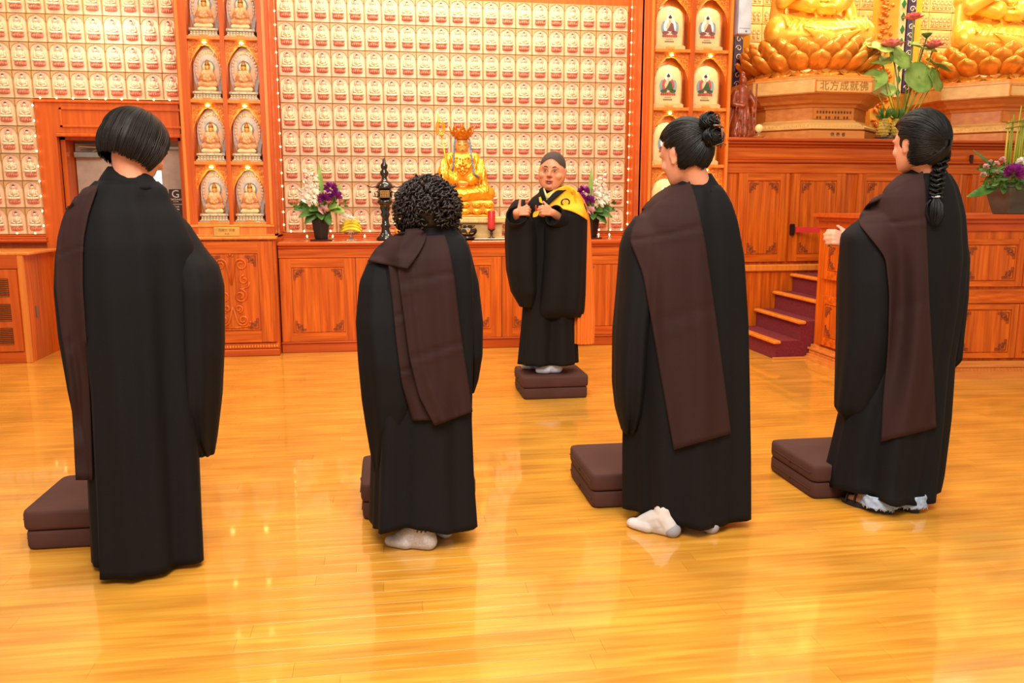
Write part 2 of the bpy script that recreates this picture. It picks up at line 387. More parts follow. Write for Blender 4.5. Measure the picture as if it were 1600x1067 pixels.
def place_tile(x, z):
    global first
    if first: t = tile0; first = False; t.location = (x, YW, z); return
    t = tile0.copy(); link(t, wall_back); t.location = (x, YW, z)
    for ch in (halo0, fig0, lot0): c = ch.copy(); link(c, t)
Z0 = 1.045
for r in range(9):
    for c in range(21): place_tile(-.9+.005+TW*(c+.5)-.02, Z0+TH*r)
for r in range(9):
    for c in range(8): place_tile(-3.01-TW*(c+.5), Z0+TH*r)
for r in range(5, 9):
    for c in range(8): place_tile(-3.01+TW*(c+.5), Z0+TH*r)
# moulding under the tiles
def mould(name, x0, x1, y, z, kind='structure', mats='cherry'):
    m = MB(); m.bbox(x0, x1, y-.07, y, z, z+.02, .004); m.bbox(x0, x1, y-.055, y, z+.02, z+.038, .006); m.bbox(x0, x1, y-.09, y, z-.03, z, .01)
    return tag(obj(name, m, mats), kind=kind)
mould('trim_1', -.95, 2.38, YW, 1.005); mould('trim_2', -6, -2.99, YW, 1.005)
# ---- doorway with its wooden surround
m = MB()
for x0, x1 in ((-3.0, -2.84), (-1.8, -1.66)): m.bbox(x0, x1, YW-.06, YW+.1, 0, 2.2, .004)
m.bbox(-2.84, -1.66, YW-.06, YW+.1, 1.93, 2.2, .004); m.bbox(-2.84, -1.8, YW-.075, YW-.05, 1.9, 1.93, .006); m.bbox(-2.8, -1.75, YW-.07, YW-.055, 1.98, 2.0, .003); m.bbox(-2.8, -1.75, YW-.07, YW-.055, 2.13, 2.15, .003); m.bbox(-2.8, -2.78, YW-.07, YW-.055, 1.98, 2.15, .003)
m.bbox(-3.02, -1.66, YW-.075, YW, 2.19, 2.215, .006)
door_frame = tag(obj('trim_3', m, 'cherry_v'), kind='structure')
m = MB(); m.box(-2.84, -2.80, YW+.02, YW+.27, 0, 1.93); m.box(-1.84, -1.8, YW+.02, YW+.27, 0, 1.93); m.box(-2.84, -1.8, YW+.02, YW+.27, 1.88, 1.95)
tag(obj('trim_4', m, 'cherry_v'), kind='structure')
m = MB(); m.box(-2.9, -1.7, YW+.27, YW+.32, 0, 2.0)
door = tag(obj('door_1', m, 'door_grey'), kind='structure')
obj('door_panel', MB().bbox(-2.79, -2.17, YW+.22, YW+.26, .01, 1.86, .004), 'door_grey', door)
obj('window_slit', MB().box(-2.15, -2.06, YW+.225, YW+.26, .5, 1.62), 'window_glow', door)
m = MB(); m.bbox(-2.78, -2.55, YW+.15, YW+.21, 1.73, 1.785, .006); m.tube([(-2.62, YW+.16, 1.79), (-2.5, YW+.14, 1.82), (-2.72, YW+.12, 1.83)], .01, 6); m.box(-2.7, -1.85, YW+.17, YW+.2, 1.815, 1.835)
obj('door_closer', m, 'metal', door)
def sign(name, label, x, z, lines):
    o = thing(name, label, 'sign', (x, YW+.205, z), group='stairwell signs beside the grey door')
    obj('plate', MB().bbox(x-.06, x+.06, YW+.205, YW+.218, z-.065, z+.065, .003), 'sign_brown', o)
    for txt, sz, dz in lines: obj('lettering', text_mb(txt, sz, (x, YW+.204, z+dz), .001), 'sign_white', o)
obj('side_panel', MB().box(-2.05, -1.8, YW+.22, YW+.26, 0, 1.9), 'door_grey', door)
sign('wall_sign', 'square dark sign with a large letter G reading GROUND', -1.935, 1.385, [('G', .1, .018), ('GROUND', .024, -.03), ('FLOOR', .015, -.05)])
sign('wall_sign', 'square dark sign with a large letter C, below the G sign', -1.935, 1.24, [('STAIR', .022, .047), ('C', .085, -.003), ('FLOOR', .014, -.05)])

# ================================================================ cabinet building blocks
def ornament():
    """carved corner bracket: two scrolls, a bud and a fret arm along each edge; local corner at the origin, grows to +x and -z"""
    m = MB(); r = .0032
    m.tube([(.005, 0, -.005), (.075, 0, -.005), (.075, 0, -.016), (.06, 0, -.016)], r, 4)
    m.tube([(.005, 0, -.005), (.005, 0, -.075), (.016, 0, -.075), (.016, 0, -.06)], r, 4)
    for cx, cz, s in ((.03, -.03, 1), (.052, -.018, .5), (.018, -.052, .5)):
        pts = [(cx+s*.018*(1-k/14)*math.cos(k*.75), 0, cz+s*.018*(1-k/14)*math.sin(k*.75)) for k in range(11)]; m.tube(pts, r*.85, 4)
    m.tube([(.012, 0, -.04), (.03, 0, -.055), (.04, 0, -.04), (.055, 0, -.03), (.04, 0, -.012)], r, 4)
    m.ell((.03, 0, -.03), (.009, .006, .009), 6, 4); m.ell((.05, 0, -.045), (.006, .005, .006), 6, 4)
    return m
ORN = None
def add_ornaments(parent, x0, x1, z0, z1, y, s=1.0, Mx=None):
    """four shared-mesh brackets in the corners of a panel"""
    global ORN
    off = OFF[parent.name]
    for i, (cx, cz, sx, sz) in enumerate(((x0, z1, 1, 1), (x1, z1, -1, 1), (x0, z0, 1, -1), (x1, z0, -1, -1))):
        if ORN is None: o = obj('corner_carving', ornament(), 'carving'); o.parent = parent; ORN = o
        else: o = ORN.copy(); link(o, parent)
        T = Matrix.Translation((cx, y, cz)) @ Matrix.Diagonal((sx*s*1.25, 1, sz*s*1.25, 1))
        if Mx is not None: T = Mx @ T
        T = Matrix.Translation(-off) @ T; o.matrix_local = T; OFF[o.name] = off
def door_mb(x0, x1, z0, z1, y, fr=.09):
    f = MB(); f.box(x0+.003, x1-.003, y-.018, y, z0+.003, z1-.003)
    for a in ((x0+.003, x0+fr, z0+.003, z1-.003), (x1-fr, x1-.003, z0+.003, z1-.003)): f.bbox(a[0], a[1], y-.03, y-.018, a[2], a[3], .002)
    p = [MB().bbox(x0+fr, x1-fr, y-.03, y-.018, a[0], a[1], .002) for a in ((z0+.003, z0+fr*.8), (z1-fr*.8, z1-.003))]
    q = MB(); q.bbox(x0+fr+.004, x1-fr-.004, y-.026, y-.018, z0+fr*.8+.004, z1-fr*.8-.004, .004)
    return f, p, q
def cab_door(parent, x0, x1, z0, z1, y, fr=.09, orn=True, s=1.0, Mx=None, name='door'):
    f, p, q = door_mb(x0, x1, z0, z1, y, fr)
    if Mx is not None: f.xf(Mx); q.xf(Mx); [r_.xf(Mx) for r_ in p]
    d = obj(name, f, 'oak_v', parent); [obj('rail', r_, 'oak_h', d) for r_ in p]; obj('panel', q, 'oak_v', d)
    if orn: add_ornaments(d, x0+fr+.015, x1-fr-.015, z0+fr*.8+.015, z1-fr*.8-.015, y-.028, s, Mx)
    return d
# ---- central altar cabinet
YA = 7.55
alt = thing('altar_cabinet', 'long oak altar cabinet with carved doors below the central wall of small figures', 'cabinet', (.7, 7.8, 0))
m = MB(); m.box(-.93, 2.36, YA, YW-.09, 0, .9); obj('body', m, 'cherry_v', alt)
m = MB(); m.bbox(-.93, 2.36, YA-.02, YA, 0, .085, .006); m.bbox(-.93, 2.36, YA-.035, YA, .085, .1, .004); obj('plinth', m, 'cherry', alt)
obj('frieze', MB().bbox(-.93, 2.36, YA-.02, YA, .845, .93, .003), 'oak_h', alt)
m = MB(); m.bbox(-.93, 2.36, YA-.06, YW-.075, .95, .99, .012); m.bbox(-.93, 2.36, YA-.04, YA, .93, .95, .006); obj('counter_top', m, 'cherry', alt)
for k in range(5): cab_door(alt, -.925+.656*k, -.925+.656*(k+1), .1, .845, YA, .1)
# ---- left niche pillar and right niche pillar
def niche_cabinet(name, label, X0, X1, cols, Yf, side_x, base_panel):
    t = thing(name, label, 'cabinet', ((X0+X1)/2, 7.75, 0))
    Yb = YW; rows = [1.165+.505*k for k in range(5)]; H = 4.4
    xs = sorted([X0, X1]+[v for c in cols for v in c])
    m = MB()
    for a, b in ((xs[0], xs[1]), (xs[2], xs[3]), (xs[4], xs[5])): m.bbox(a, b, Yf, Yf+.25, 1.04, H, .003)
    m.box(X0, X1, Yf+.2, Yb, 1.04, H)
    obj('case', m, 'cherry_v', t)
    for z in rows: obj('shelf', MB().bbox(cols[0][0]-.005, cols[1][1]+.005, Yf+.004, Yf+.25, z-.028, z, .003), 'niche_wood', t)
    m = MB(); m.bbox(X0, X1, Yf-.01, Yf+.2, 1.04, 1.06, .003); m.bbox(X0, X1, Yf-.01, Yf+.2, 1.12, 1.14, .003); m.box(X0, X1, Yf+.004, Yf+.2, 1.04, 1.14)
    m.bbox(X0-.012, X1+.012, Yf-.03, Yf+.1, 1.015, 1.04, .006)
    obj('name_rail', m, 'niche_wood', t)
    for c in cols: obj('niche_back', MB().box(c[0], c[1], Yf+.185, Yf+.2, 1.16, H), 'niche_wood', t)
    # narrow upright mouldings
    for a in (X0+.008, X1-.03): obj('edge_moulding', MB().bbox(a, a+.022, Yf-.012, Yf, 1.14, H, .004), 'niche_wood', t)
    # side face with panel moulding towards the tile wall
    sx = side_x; d = .012 if sx == X1 else -.012
    a, b = sorted((sx, sx+d))
    for y0 in (Yf+.02, Yf+.13, Yf+.42, Yf+.55): obj('side_moulding', MB().bbox(a, b, y0, y0+.022, 1.06, H, .003), 'cherry_v', t)
    # carved openwork spandrels and a small lamp in every niche
    m = MB(); L = []
    x0, x1 = cols[0]; W = x1-x0
    fil = None
    for ci, (a, b) in enumerate(cols):
        for z in rows[:-1]:
            zt = z+.477; cx = (a+b)/2; w = (b-a)/2
            if fil is None or ci != filc:
                f = MB()
                for s in (-1, 1):
                    og = [(cx+s*w*math.cos(u_*PI/2)**.95, zt-.24+.225*u_) for u_ in (0, .2, .4, .6, .8, .93, 1)]+[(cx, zt), (cx+s*w, zt)]
                    f.prism(og if s < 0 else og[::-1], Yf+.05, Yf+.058)
                    f.tube([(cx+s*.0, Yf+.045, zt-.035), (cx+s*w*.35, Yf+.045, zt-.05), (cx+s*w*.7, Yf+.045, zt-.1), (cx+s*w*.96, Yf+.045, zt-.2)], .004, 5)
                    for (u, v, r_) in ((.3, .02, .018), (.5, .03, .02), (.72, .03, .024), (.88, .07, .022), (.72, .075, .018), (.9, .115, .018), (.93, .155, .012), (.15, .018, .014), (.55, .065, .012)):
                        px, pz = cx+s*w*u, zt-v; f.tube([(px+s*r_*(1-k/13)*math.cos(k*.8), Yf+.045, pz+r_*(1-k/13)*math.sin(k*.8)) for k in range(10)], .003, 4)
                    f.tube([(cx+s*w*.98, Yf+.045, zt), (cx+s*w*.98, Yf+.045, zt-.2)], .004, 4)
                f.tube([(cx-w, Yf+.045, zt-.003), (cx+w, Yf+.045, zt-.003)], .004, 4)
                fil = obj('openwork', f, 'filigree', t); filc = ci; filz = zt
                lm = MB(); lm.lathe([(.008, 0), (.016, -.004), (.015, -.014), (.0, -.016)], 10, (cx, Yf+.03, zt-.012)); lamp = obj('niche_lamp', lm, 'lamp_glow', t)
            else:
                o = fil.copy(); link(o, t); o.location = (0, 0, zt-filz); o = lamp.copy(); link(o, t); o.location = (0, 0, zt-filz)
            ld = bpy.data.lights.new('niche_bulb', 'SPOT'); ld.energy = 1.4; ld.color = (1, .82, .55); ld.shadow_soft_size = .012; ld.spot_size = R(150); ld.spot_blend = .6
            lo = bpy.data.objects.new('niche_bulb', ld); link(lo, t); lo.location = Vector((cx, Yf+.0, zt-.04))-OFF[t.name]; lo.rotation_euler = (R(22), 0, 0)
    # base
    m = MB(); m.box(X0, X1, Yf+.01, Yb, 0, 1.02); obj('base', m, 'oak_v', t)
    m = MB(); m.bbox(X0, X1+.0, Yf-.03, Yf+.02, 0, .06, .008); m.bbox(X0, X1, Yf-.018, Yf+.02, .06, .11, .01); obj('skirting', m, 'cherry', t)
    m = MB()
    for k in range(30):
        xx = X0+.01+(X1-X0-.02)*(k+.5)/30; m.ell((xx, Yf-.02, .085), (.009, .006, .013), 6, 4)
    tag(obj('beading', m, 'niche_wood', t), kind='stuff')
    cab_door(t, X0+.02, X1-.02, .12, 1.0, Yf+.01, .13, name='carved_panel')
    if base_panel:
        f = MB(); cx = (X0+X1)/2-.02; yy = Yf-.018
        def scroll(cx_, cz, r0, sx, turns=1.6, tail=None, start=0):
            pts = []
            if tail: pts += [(cx_+sx*q[0], yy, cz+q[1]) for q in tail]
            n = 18
            for k in range(n+1):
                a = start+turns*2*PI*k/n; r_ = r0*(1-.72*k/n); pts.append((cx_+sx*r_*math.cos(a), yy, cz+r_*math.sin(a)))
            f.tube(pts, .010, 6)
        for sx in (-1, 1):
            scroll(cx+sx*.085, .80, .055, sx, start=PI, turns=-1.4, tail=[(-.085, -.17), (-.07, -.09)])
            scroll(cx+sx*.105, .67, .04, -sx, turns=-1.1, start=PI/2)
            scroll(cx+sx*.07, .53, .06, sx, start=PI/2, turns=-1.5, tail=[(.08, .12), (.07, .08)])
            scroll(cx+sx*.05, .42, .035, sx, start=-PI/2, turns=1.4)
            scroll(cx+sx*.08, .32, .05, sx, start=PI, turns=1.4, tail=[(-.08, .12)])
            f.ell((cx+sx*.14, yy, .3), (.012, .008, .012), 6, 4)
        for q in (-.02, 0, .02): f.ell((cx+q, yy, .885-abs(q)*.4), (.01, .008, .014), 6, 4)
        f.tube([(cx-.12, yy, .265), (cx, yy, .255), (cx+.12, yy, .265)], .009, 5)
        obj('scroll_carving', f, 'oak_v', t, smooth=True)
    return t
CL = [(-1.57, -1.31), (-1.275, -1.01)]; CR = [(2.415, 2.745), (2.785, 3.105)]
nl = niche_cabinet('niche_cabinet', 'tall oak cabinet of lit niches with grey statues, left of the central altar', -1.66, -.94, CL, 7.45, -.94, True)
nr = niche_cabinet('niche_cabinet', 'tall oak cabinet of lit niches with cream painted tablets, right of central altar', 2.37, 3.14, CR, 7.45, 2.37, False)
p = at(355, 362, 7.45)
pl = thing('nameplate', 'small brass nameplate with engraved characters under the left niches', 'nameplate', tuple(p))
obj('plate', MB().bbox(p[0]-.105, p[0]+.105, 7.43, 7.44, p[2]-.037, p[2]+.037, .003), 'plaque_gold', pl)
obj('lettering', text_mb('\u897f\u85cf\u6587 \u5176\u5c0a', .026, (p[0], 7.429, p[2]+.012), .0008), 'ink_gold', pl)
obj('lettering', text_mb('\u5949 \u732e', .017, (p[0], 7.429, p[2]-.018), .0008), 'ink_gold', pl)
# ---- string lights along the tile panels
def string_lights(label, pts, step, dy=-.05):
    t = thing('string_lights', label, 'string lights', tuple(pts[0])); P = [Vector(q) for q in pts]; m = MB(); m.tube(P, .003, 4); obj('wire', m, 'wire', t)
    b = MB(); b.ell((0, 0, 0), (.007, .007, .009), 7, 5); b0 = None
    for a, c in zip(P[:-1], P[1:]):
        n = max(1, int((c-a).length/step))
        for k in range(n):
            q = a+(c-a)*(k+.5)/n-OFF[t.name]
            if b0 is None:
                o = obj('bulb', b, 'bulb'); o.parent = t; b0 = o
            else: o = b0.copy(); link(o, t)
            o.location = q
    return t
string_lights('warm fairy lights framing the central wall of figures on its left and bottom', [(-.925, 8.0, 3.3), (-.925, 8.0, 1.065), (.4, 8.0, 1.065)], .115)
string_lights('warm fairy lights framing the central wall of figures on its right and bottom', [(2.35, 7.98, 3.3), (2.35, 7.98, 1.065), (1.1, 7.98, 1.065)], .105)
string_lights('warm fairy lights edging the figure tiles around the doorway', [(-6+2.4, 8.0, 1.06), (-3.0, 8.0, 1.06), (-3.0, 8.0, 2.225), (-1.66, 8.0, 2.225)], .125)
# ---- left louvred cabinet
YC = 7.4
lc = thing('louvred_cabinet', 'low oak cabinet with louvred door at the far left wall', 'cabinet', (-3.5, 7.7, 0))
m = MB(); m.box(-4.6, -2.96, YC, YW-.09, .0, .9); obj('body', m, 'oak_v', lc)
obj('top_board', MB().bbox(-4.62, -2.9, YC-.02, YW-.09, .9, .925, .006), 'niche_wood', lc)
obj('plinth', MB().bbox(-4.6, -3.0, YC-.015, YC, 0, .09, .004), 'cherry', lc)
obj('edge_strip', MB().bbox(-3.0, -2.955, YC-.012, YC+.01, 0, .9, .004), 'niche_wood', lc)
obj('frieze', MB().bbox(-4.6, -3.0, YC-.02, YC, .79, .9, .004), 'cherry', lc)
for x1 in (-3.01, -3.55):
    x0 = x1-.53; d = obj('louvred_door', MB().bbox(x0, x1, YC-.02, YC, .1, .785, .004), 'cherry_v', lc)
    for z0, z1 in ((.56, .71), (.355, .5), (.16, .3)):
        obj('vent_recess', MB().box(x0+.07, x1-.07, YC-.024, YC-.019, z0, z1), 'dark_gap', d)
        m = MB(); n = 9
        for k in range(n):
            zz = z0+(z1-z0)*(k+.25)/n; m.add([(x0+.07, YC-.024, zz), (x1-.07, YC-.024, zz), (x1-.07, YC-.034, zz+.008), (x0+.07, YC-.034, zz+.008), (x0+.07, YC-.024, zz+.005), (x1-.07, YC-.024, zz+.005)], [(0, 1, 2, 3), (3, 2, 5, 4)])
        tag(obj('louvre_slats', m, 'niche_wood', d), kind='stuff')
obj('lock_plate', MB().bbox(-2.957, -2.952, 7.56, 7.59, .36, .46, .001), 'metal', lc)
# ================================================================ right side: upper altar, platform, steps, counter
YU = 7.5; PZ = .66
pf = MB(); pf.box(3.9, 8.6, 6.6, YU+.02, 0, PZ)
platform = tag(obj('floor_platform', pf, 'carpet'), kind='structure')
ua = thing('shrine_cabinet', 'tall oak shrine cabinet with carved doors under the big golden statues', 'cabinet', (5.5, 7.8, 0))
obj('body', MB().box(3.16, 8.6, YU, 9.08, 0, 1.88), 'oak_v', ua)
m = MB(); m.bbox(3.12, 8.6, YU-.09, 9.08, 1.885, 1.915, .008); m.bbox(3.13, 8.6, YU-.07, YU, 1.86, 1.885, .008); m.bbox(3.14, 8.6, YU-.05, YU, 1.835, 1.86, .01); m.bbox(3.14, 8.6, YU-.03, YU, 1.72, 1.74, .006); m.bbox(3.14, 8.6, YU-.045, YU, 1.69, 1.72, .01)
obj('cornice', m, 'cherry', ua)
obj('frieze', MB().bbox(3.14, 8.6, YU-.02, YU, 1.6, 1.69, .003), 'oak_h', ua); obj('upper_frieze', MB().bbox(3.14, 8.6, YU-.02, YU, 1.74, 1.84, .003), 'oak_h', ua)
m = MB(); m.bbox(3.15, 8.6, YU-.035, YU, PZ+.02, PZ+.085, .01); obj('skirting', m, 'niche_wood', ua)
xs = [(3.26, 3.765), (3.785, 4.335), (4.455, 4.995), (5.01, 5.55), (5.65, 6.2), (6.22, 6.8)]
for x0, x1 in xs: cab_door(ua, x0, x1, PZ+.11, 1.6, YU, .09)
m = MB(); m.bbox(5.6, 5.625, YU-.055, YU-.03, 1.7, 1.78, .003); obj('dark_bracket', m, 'dark_gap', ua)
# steps rise towards +x
st = thing('platform_steps', 'maroon carpeted steps with oak nosings leading up beside the counter', 'steps', (3.5, 6.85, 0))
yA, yB = 6.6, YU-.03
tr = [(3.28, 3.5), (3.5, 3.68), (3.68, 3.85), (3.85, 4.4)]; rs = PZ/4
for k, (x0, x1) in enumerate(tr):
    o = obj('step', MB().bbox(x0, 4.4 if k == 3 else tr[k+1][0], yA, yB, 0, rs*(k+1)-.004, .004), 'carpet', st)
    obj('nosing', MB().bbox(x0-.03, x0+.035, yA-.02, yB, rs*(k+1)-.03, rs*(k+1), .008), 'niche_wood', o)
obj('kick_strip', MB().bbox(3.255, 4.0, yA-.012, yA, 0, .02, .003), 'mid_wood', st)
# counter in front of the shrine
ct = thing('oak_counter', 'big oak counter with carved corner panels at the right, beside the steps', 'counter', (4.2, 6.1, 0))
CT = 1.24; cx0 = 3.62; fr0 = Vector((3.62, 5.78)); ang = R(-6.5); fl_len = 3.2
fx = Vector((math.cos(ang), math.sin(ang))); fr1 = fr0+fx*fl_len
def prism_xy(mb, poly, z0, z1):
    n = len(poly); mb.add([(p[0], p[1], z0) for p in poly]+[(p[0], p[1], z1) for p in poly], [tuple(range(n))[::-1], tuple(range(n, 2*n))]+[(k, (k+1) % n, n+(k+1) % n, n+k) for k in range(n)])
def cpoly(e): return [(cx0-e, 6.59), (fr0.x-e, fr0.y-e), (fr1.x, fr1.y-e), (fr1.x, 6.59)]
m = MB(); prism_xy(m, cpoly(0), 0, CT-.06); obj('body', m, 'oak_v', ct)
m = MB(); prism_xy(m, cpoly(.075), CT-.03, CT); obj('counter_top', m, 'cherry', ct)
m = MB(); prism_xy(m, cpoly(.045), CT-.06, CT-.03); prism_xy(m, cpoly(.02), CT-.12, CT-.06); obj('cornice', m, 'cherry', ct)
m = MB()
for e, z0, z1 in ((.075, 0, .03), (.06, .03, .05), (.04, .05, .09), (.055, .09, .105), (.025, .105, .13)): prism_xy(m, cpoly(e), z0, z1)
obj('skirting', m, 'mid_wood', ct)
b0 = MB(); 
for k in range(120):
    q = fr0+fx*(.01+fl_len*(k+.5)/121); b0.ell((q.x, q.y-.043, .07), (.008, .006, .014), 5, 4)
for k in range(32): b0.ell((cx0-.042, 5.78+.8*(k+.5)/32, .07), (.006, .008, .014), 5, 4)
tag(obj('beading', b0, 'niche_wood', ct), kind='stuff')
obj('waist_rail', MB().bbox(0, fl_len, -.012, 0, .57, .68, .004).xf(Matrix.Translation((fr0.x, fr0.y, 0)) @ rz(ang)), 'oak_h', ct)
TF = Matrix.Translation((fr0.x, fr0.y, 0)) @ rz(ang)
for k in range(6):
    x0 = .12+.53*k
    if x0 > 3: break
    for z0, z1 in ((.15, .57), (.70, 1.06)): cab_door(ct, x0-.045, x0+.485, z0, z1, 0, .055, s=.95, Mx=TF, name='carved_panel')
TS = Matrix.Translation((cx0, 6.6, 0)) @ rz(R(-90))
for z0, z1 in ((.15, .57), (.70, 1.06)): cab_door(ct, .12, .76, z0, z1, 0, .09, s=.95, Mx=TS, name='carved_panel')
# barrier belt
bt = thing('barrier_belt', 'red barrier belt clipped to the shrine cabinet above the steps', 'barrier', (3.8, YU-.05, 1.09))
obj('clip', MB().bbox(3.79, 3.82, YU-.075, YU-.03, 1.02, 1.13, .008), 'black_plastic', bt)
obj('belt', MB().add([(3.82, YU-.055, 1.1), (4.45, 6.62, 1.11), (4.45, 6.62, 1.06), (3.82, YU-.055, 1.05), (3.82, YU-.051, 1.1), (4.45, 6.624, 1.11), (4.45, 6.624, 1.06), (3.82, YU-.051, 1.05)], [(0, 1, 2, 3), (4, 7, 6, 5), (0, 4, 5, 1), (3, 2, 6, 7)]), 'belt_red', bt)
# wall of small golden plaques behind the big statues
GW, GH = .285, .19
g = MB(); g.bbox(-GW/2+.004, GW/2-.004, -.02, 0, .004, GH-.004, .004); g.bbox(-GW/2+.016, GW/2-.016, -.026, -.02, .022, GH-.018, .003)
gold0 = obj('gold_plaque', g, 'gold_tile', wall_shrine)
g = MB()
for k in range(5):
    x = -.1+.05*k; g.ell((x, -.03, .12), (.009, .007, .011), 6, 4); g.ell((x, -.03, .088), (.016, .009, .022), 6, 4); g.ell((x, -.032, .062), (.022, .01, .009), 6, 4); g.lathe([(.014, 0), (.02, .012)], 7, (x, -.028, .04), sy=.5)
    g.tube([(x+.021*math.cos(a), -.028, .1+.036*math.sin(a)) for a in [R(q) for q in (-30, 10, 50, 90, 130, 170, 210)]], .003, 4)
rel0 = obj('figure_row', g, 'gold_relief', gold0, smooth=True)
n = 0
for r in range(9):
    for c in range(19):
        x = 3.3+GW*(c+.5)+(GW/2 if r % 2 else 0)*0; z = 1.93+GH*r
        if n == 0: gold0.location = (x, 9.1, z)
        else: o = gold0.copy(); link(o, wall_shrine); o.location = (x, 9.1, z); q = rel0.copy(); link(q, o)
        n += 1
for k, z in enumerate((1.93+GH*1-.005, 2.01+GH*2)): string_lights(('lower', 'upper')[k]+' row of warm fairy lights on the golden plaque wall', [(4.6, 9.04, z), (5.9, 9.04, z)], .12)
# ================================================================ seated statues
def seated(T, blk=1.0):
    """union volume of a cross-legged figure facing -y, about 1 unit high, as body / skin builders"""
    b = MB(); s = MB()
    for sx in (-1, 1):
        b.cap((sx*.12, .02, .11), (sx*.33, -.16, .1), .115, .1); b.cap((sx*.33, -.16, .1), (-sx*.02, -.3, .07), .085, .07)
        b.cap((sx*.17, .0, .56), (sx*.255, -.01, .36), .078, .08); b.cap((sx*.255, -.01, .36), (sx*.1, -.2, .27), .075, .06)
        b.cap((sx*.27, -.02, .33), (sx*.3, -.06, .16), .05, .06)
        s.ell((sx*.096, .0, .735), (.012, .02, .045), 8, 6)
        b.tube([(sx*.15, -.06, .6), (sx*.12, -.13, .5), (sx*.06, -.165, .4), (0, -.17, .34)], .014, 5)
        b.tube([(sx*.2, -.05, .58), (sx*.17, -.14, .46), (sx*.1, -.18, .34)], .012, 5)
    b.ell((0, .0, .36), (.2, .15, .24)); b.cap((-.14, .01, .56), (.14, .01, .56), .085); b.ell((0, -.0, .14), (.3, .2, .13)); b.ell((0, -.2, .09), (.26, .15, .09))
    for k in range(5): b.tube([(-.2+.02*k, -.3+.01*k, .12-.02*k), (0, -.375+.005*k, .09-.02*k), (.2-.02*k, -.3+.01*k, .12-.02*k)], .011, 5)
    s.ell((0, -.01, .735), (.09, .1, .115)); s.cap((0, 0, .56), (0, 0, .66), .055); s.ell((0, -.09, .725), (.016, .03, .03), 8, 6); s.ell((0, -.075, .665), (.035, .03, .025), 8, 6)
    s.cap((-.035, -.23, .235), (.035, -.25, .225), .038, .03); s.ell((0, -.26, .24), (.07, .035, .022), 8, 6)
    b.xf(T); s.xf(T); return b, s
def knee_folds(ex, sx, n=8, r=.009):
    """draped folds lying around the thigh and the shin"""
    for (p, q, ra, rb, m_) in (((.12, .02, .11), (.33, -.16, .1), .118, .104, n), ((.33, -.16, .1), (-.02, -.3, .07), .088, .074, n)):
        p = Vector((sx*p[0], p[1], p[2])); q = Vector((sx*q[0], q[1], q[2])); t = (q-p).normalized(); u = Vector((0, 0, 1)); u = (u-t*u.dot(t)).normalized(); v = t.cross(u)
        for k in range(m_):
            f = (k+.5)/m_*1.1; c0 = p.lerp(q, min(1.05, f)); rr_ = ra+(rb-ra)*f; sk_ = .05*(1 if sx > 0 else -1)
            ex.tube([c0+t*(sk_*math.sin(a*.8)*1.2)+(u*math.cos(a)+v*math.sin(a))*rr_ for a in [R(w_) for w_ in range(-80, 100, 20)]], r, 5)
def lotus_petal(L, W, tip=.3):
    """one cupped petal, root at the origin, rising along +z and bulging towards -y"""
    P = []; Q = []
    for i in range(8):
        u = i/7; w = W*(.62+.38*math.sin(min(1, u*1.25)*PI/2))*math.sqrt(max(0, 1-max(0, (u-.45)/.55)**2.4))+.001
        out = -L*.34*math.sin(u*1.9); row = []
        for j in range(7):
            v = (j-3)/3; row.append((v*w, out+.28*W*v*v*1.2, L*u-.02*L*v*v))
        P.append(row)
    m = MB(); m.grid(P); return m
def petal_ring(parent, c, r, z, n, L, W, tiltd, matn, name='petal', rot0=0, flip=False, sx=1, sy=1, base=None):
    off = OFF[parent.name]; o0 = base
    for k in range(n):
        a = rot0+2*PI*k/n
        if o0 is None:
            o0 = obj(name, lotus_petal(L, W), matn, None, smooth=True, solid=.05*W); o0.parent = parent; o = o0
        elif k == 0 and base is not None: o = base.copy(); link(o, parent)
        else: o = o0.copy(); link(o, parent)
        T = Matrix.Translation(Vector((c[0]+r*sx*math.cos(a), c[1]+r*sy*math.sin(a), z))-off) @ rz(a+PI/2) @ Matrix.Rotation(R(tiltd if not flip else 180-tiltd), 4, 'X')
        o.matrix_local = T
    return o0
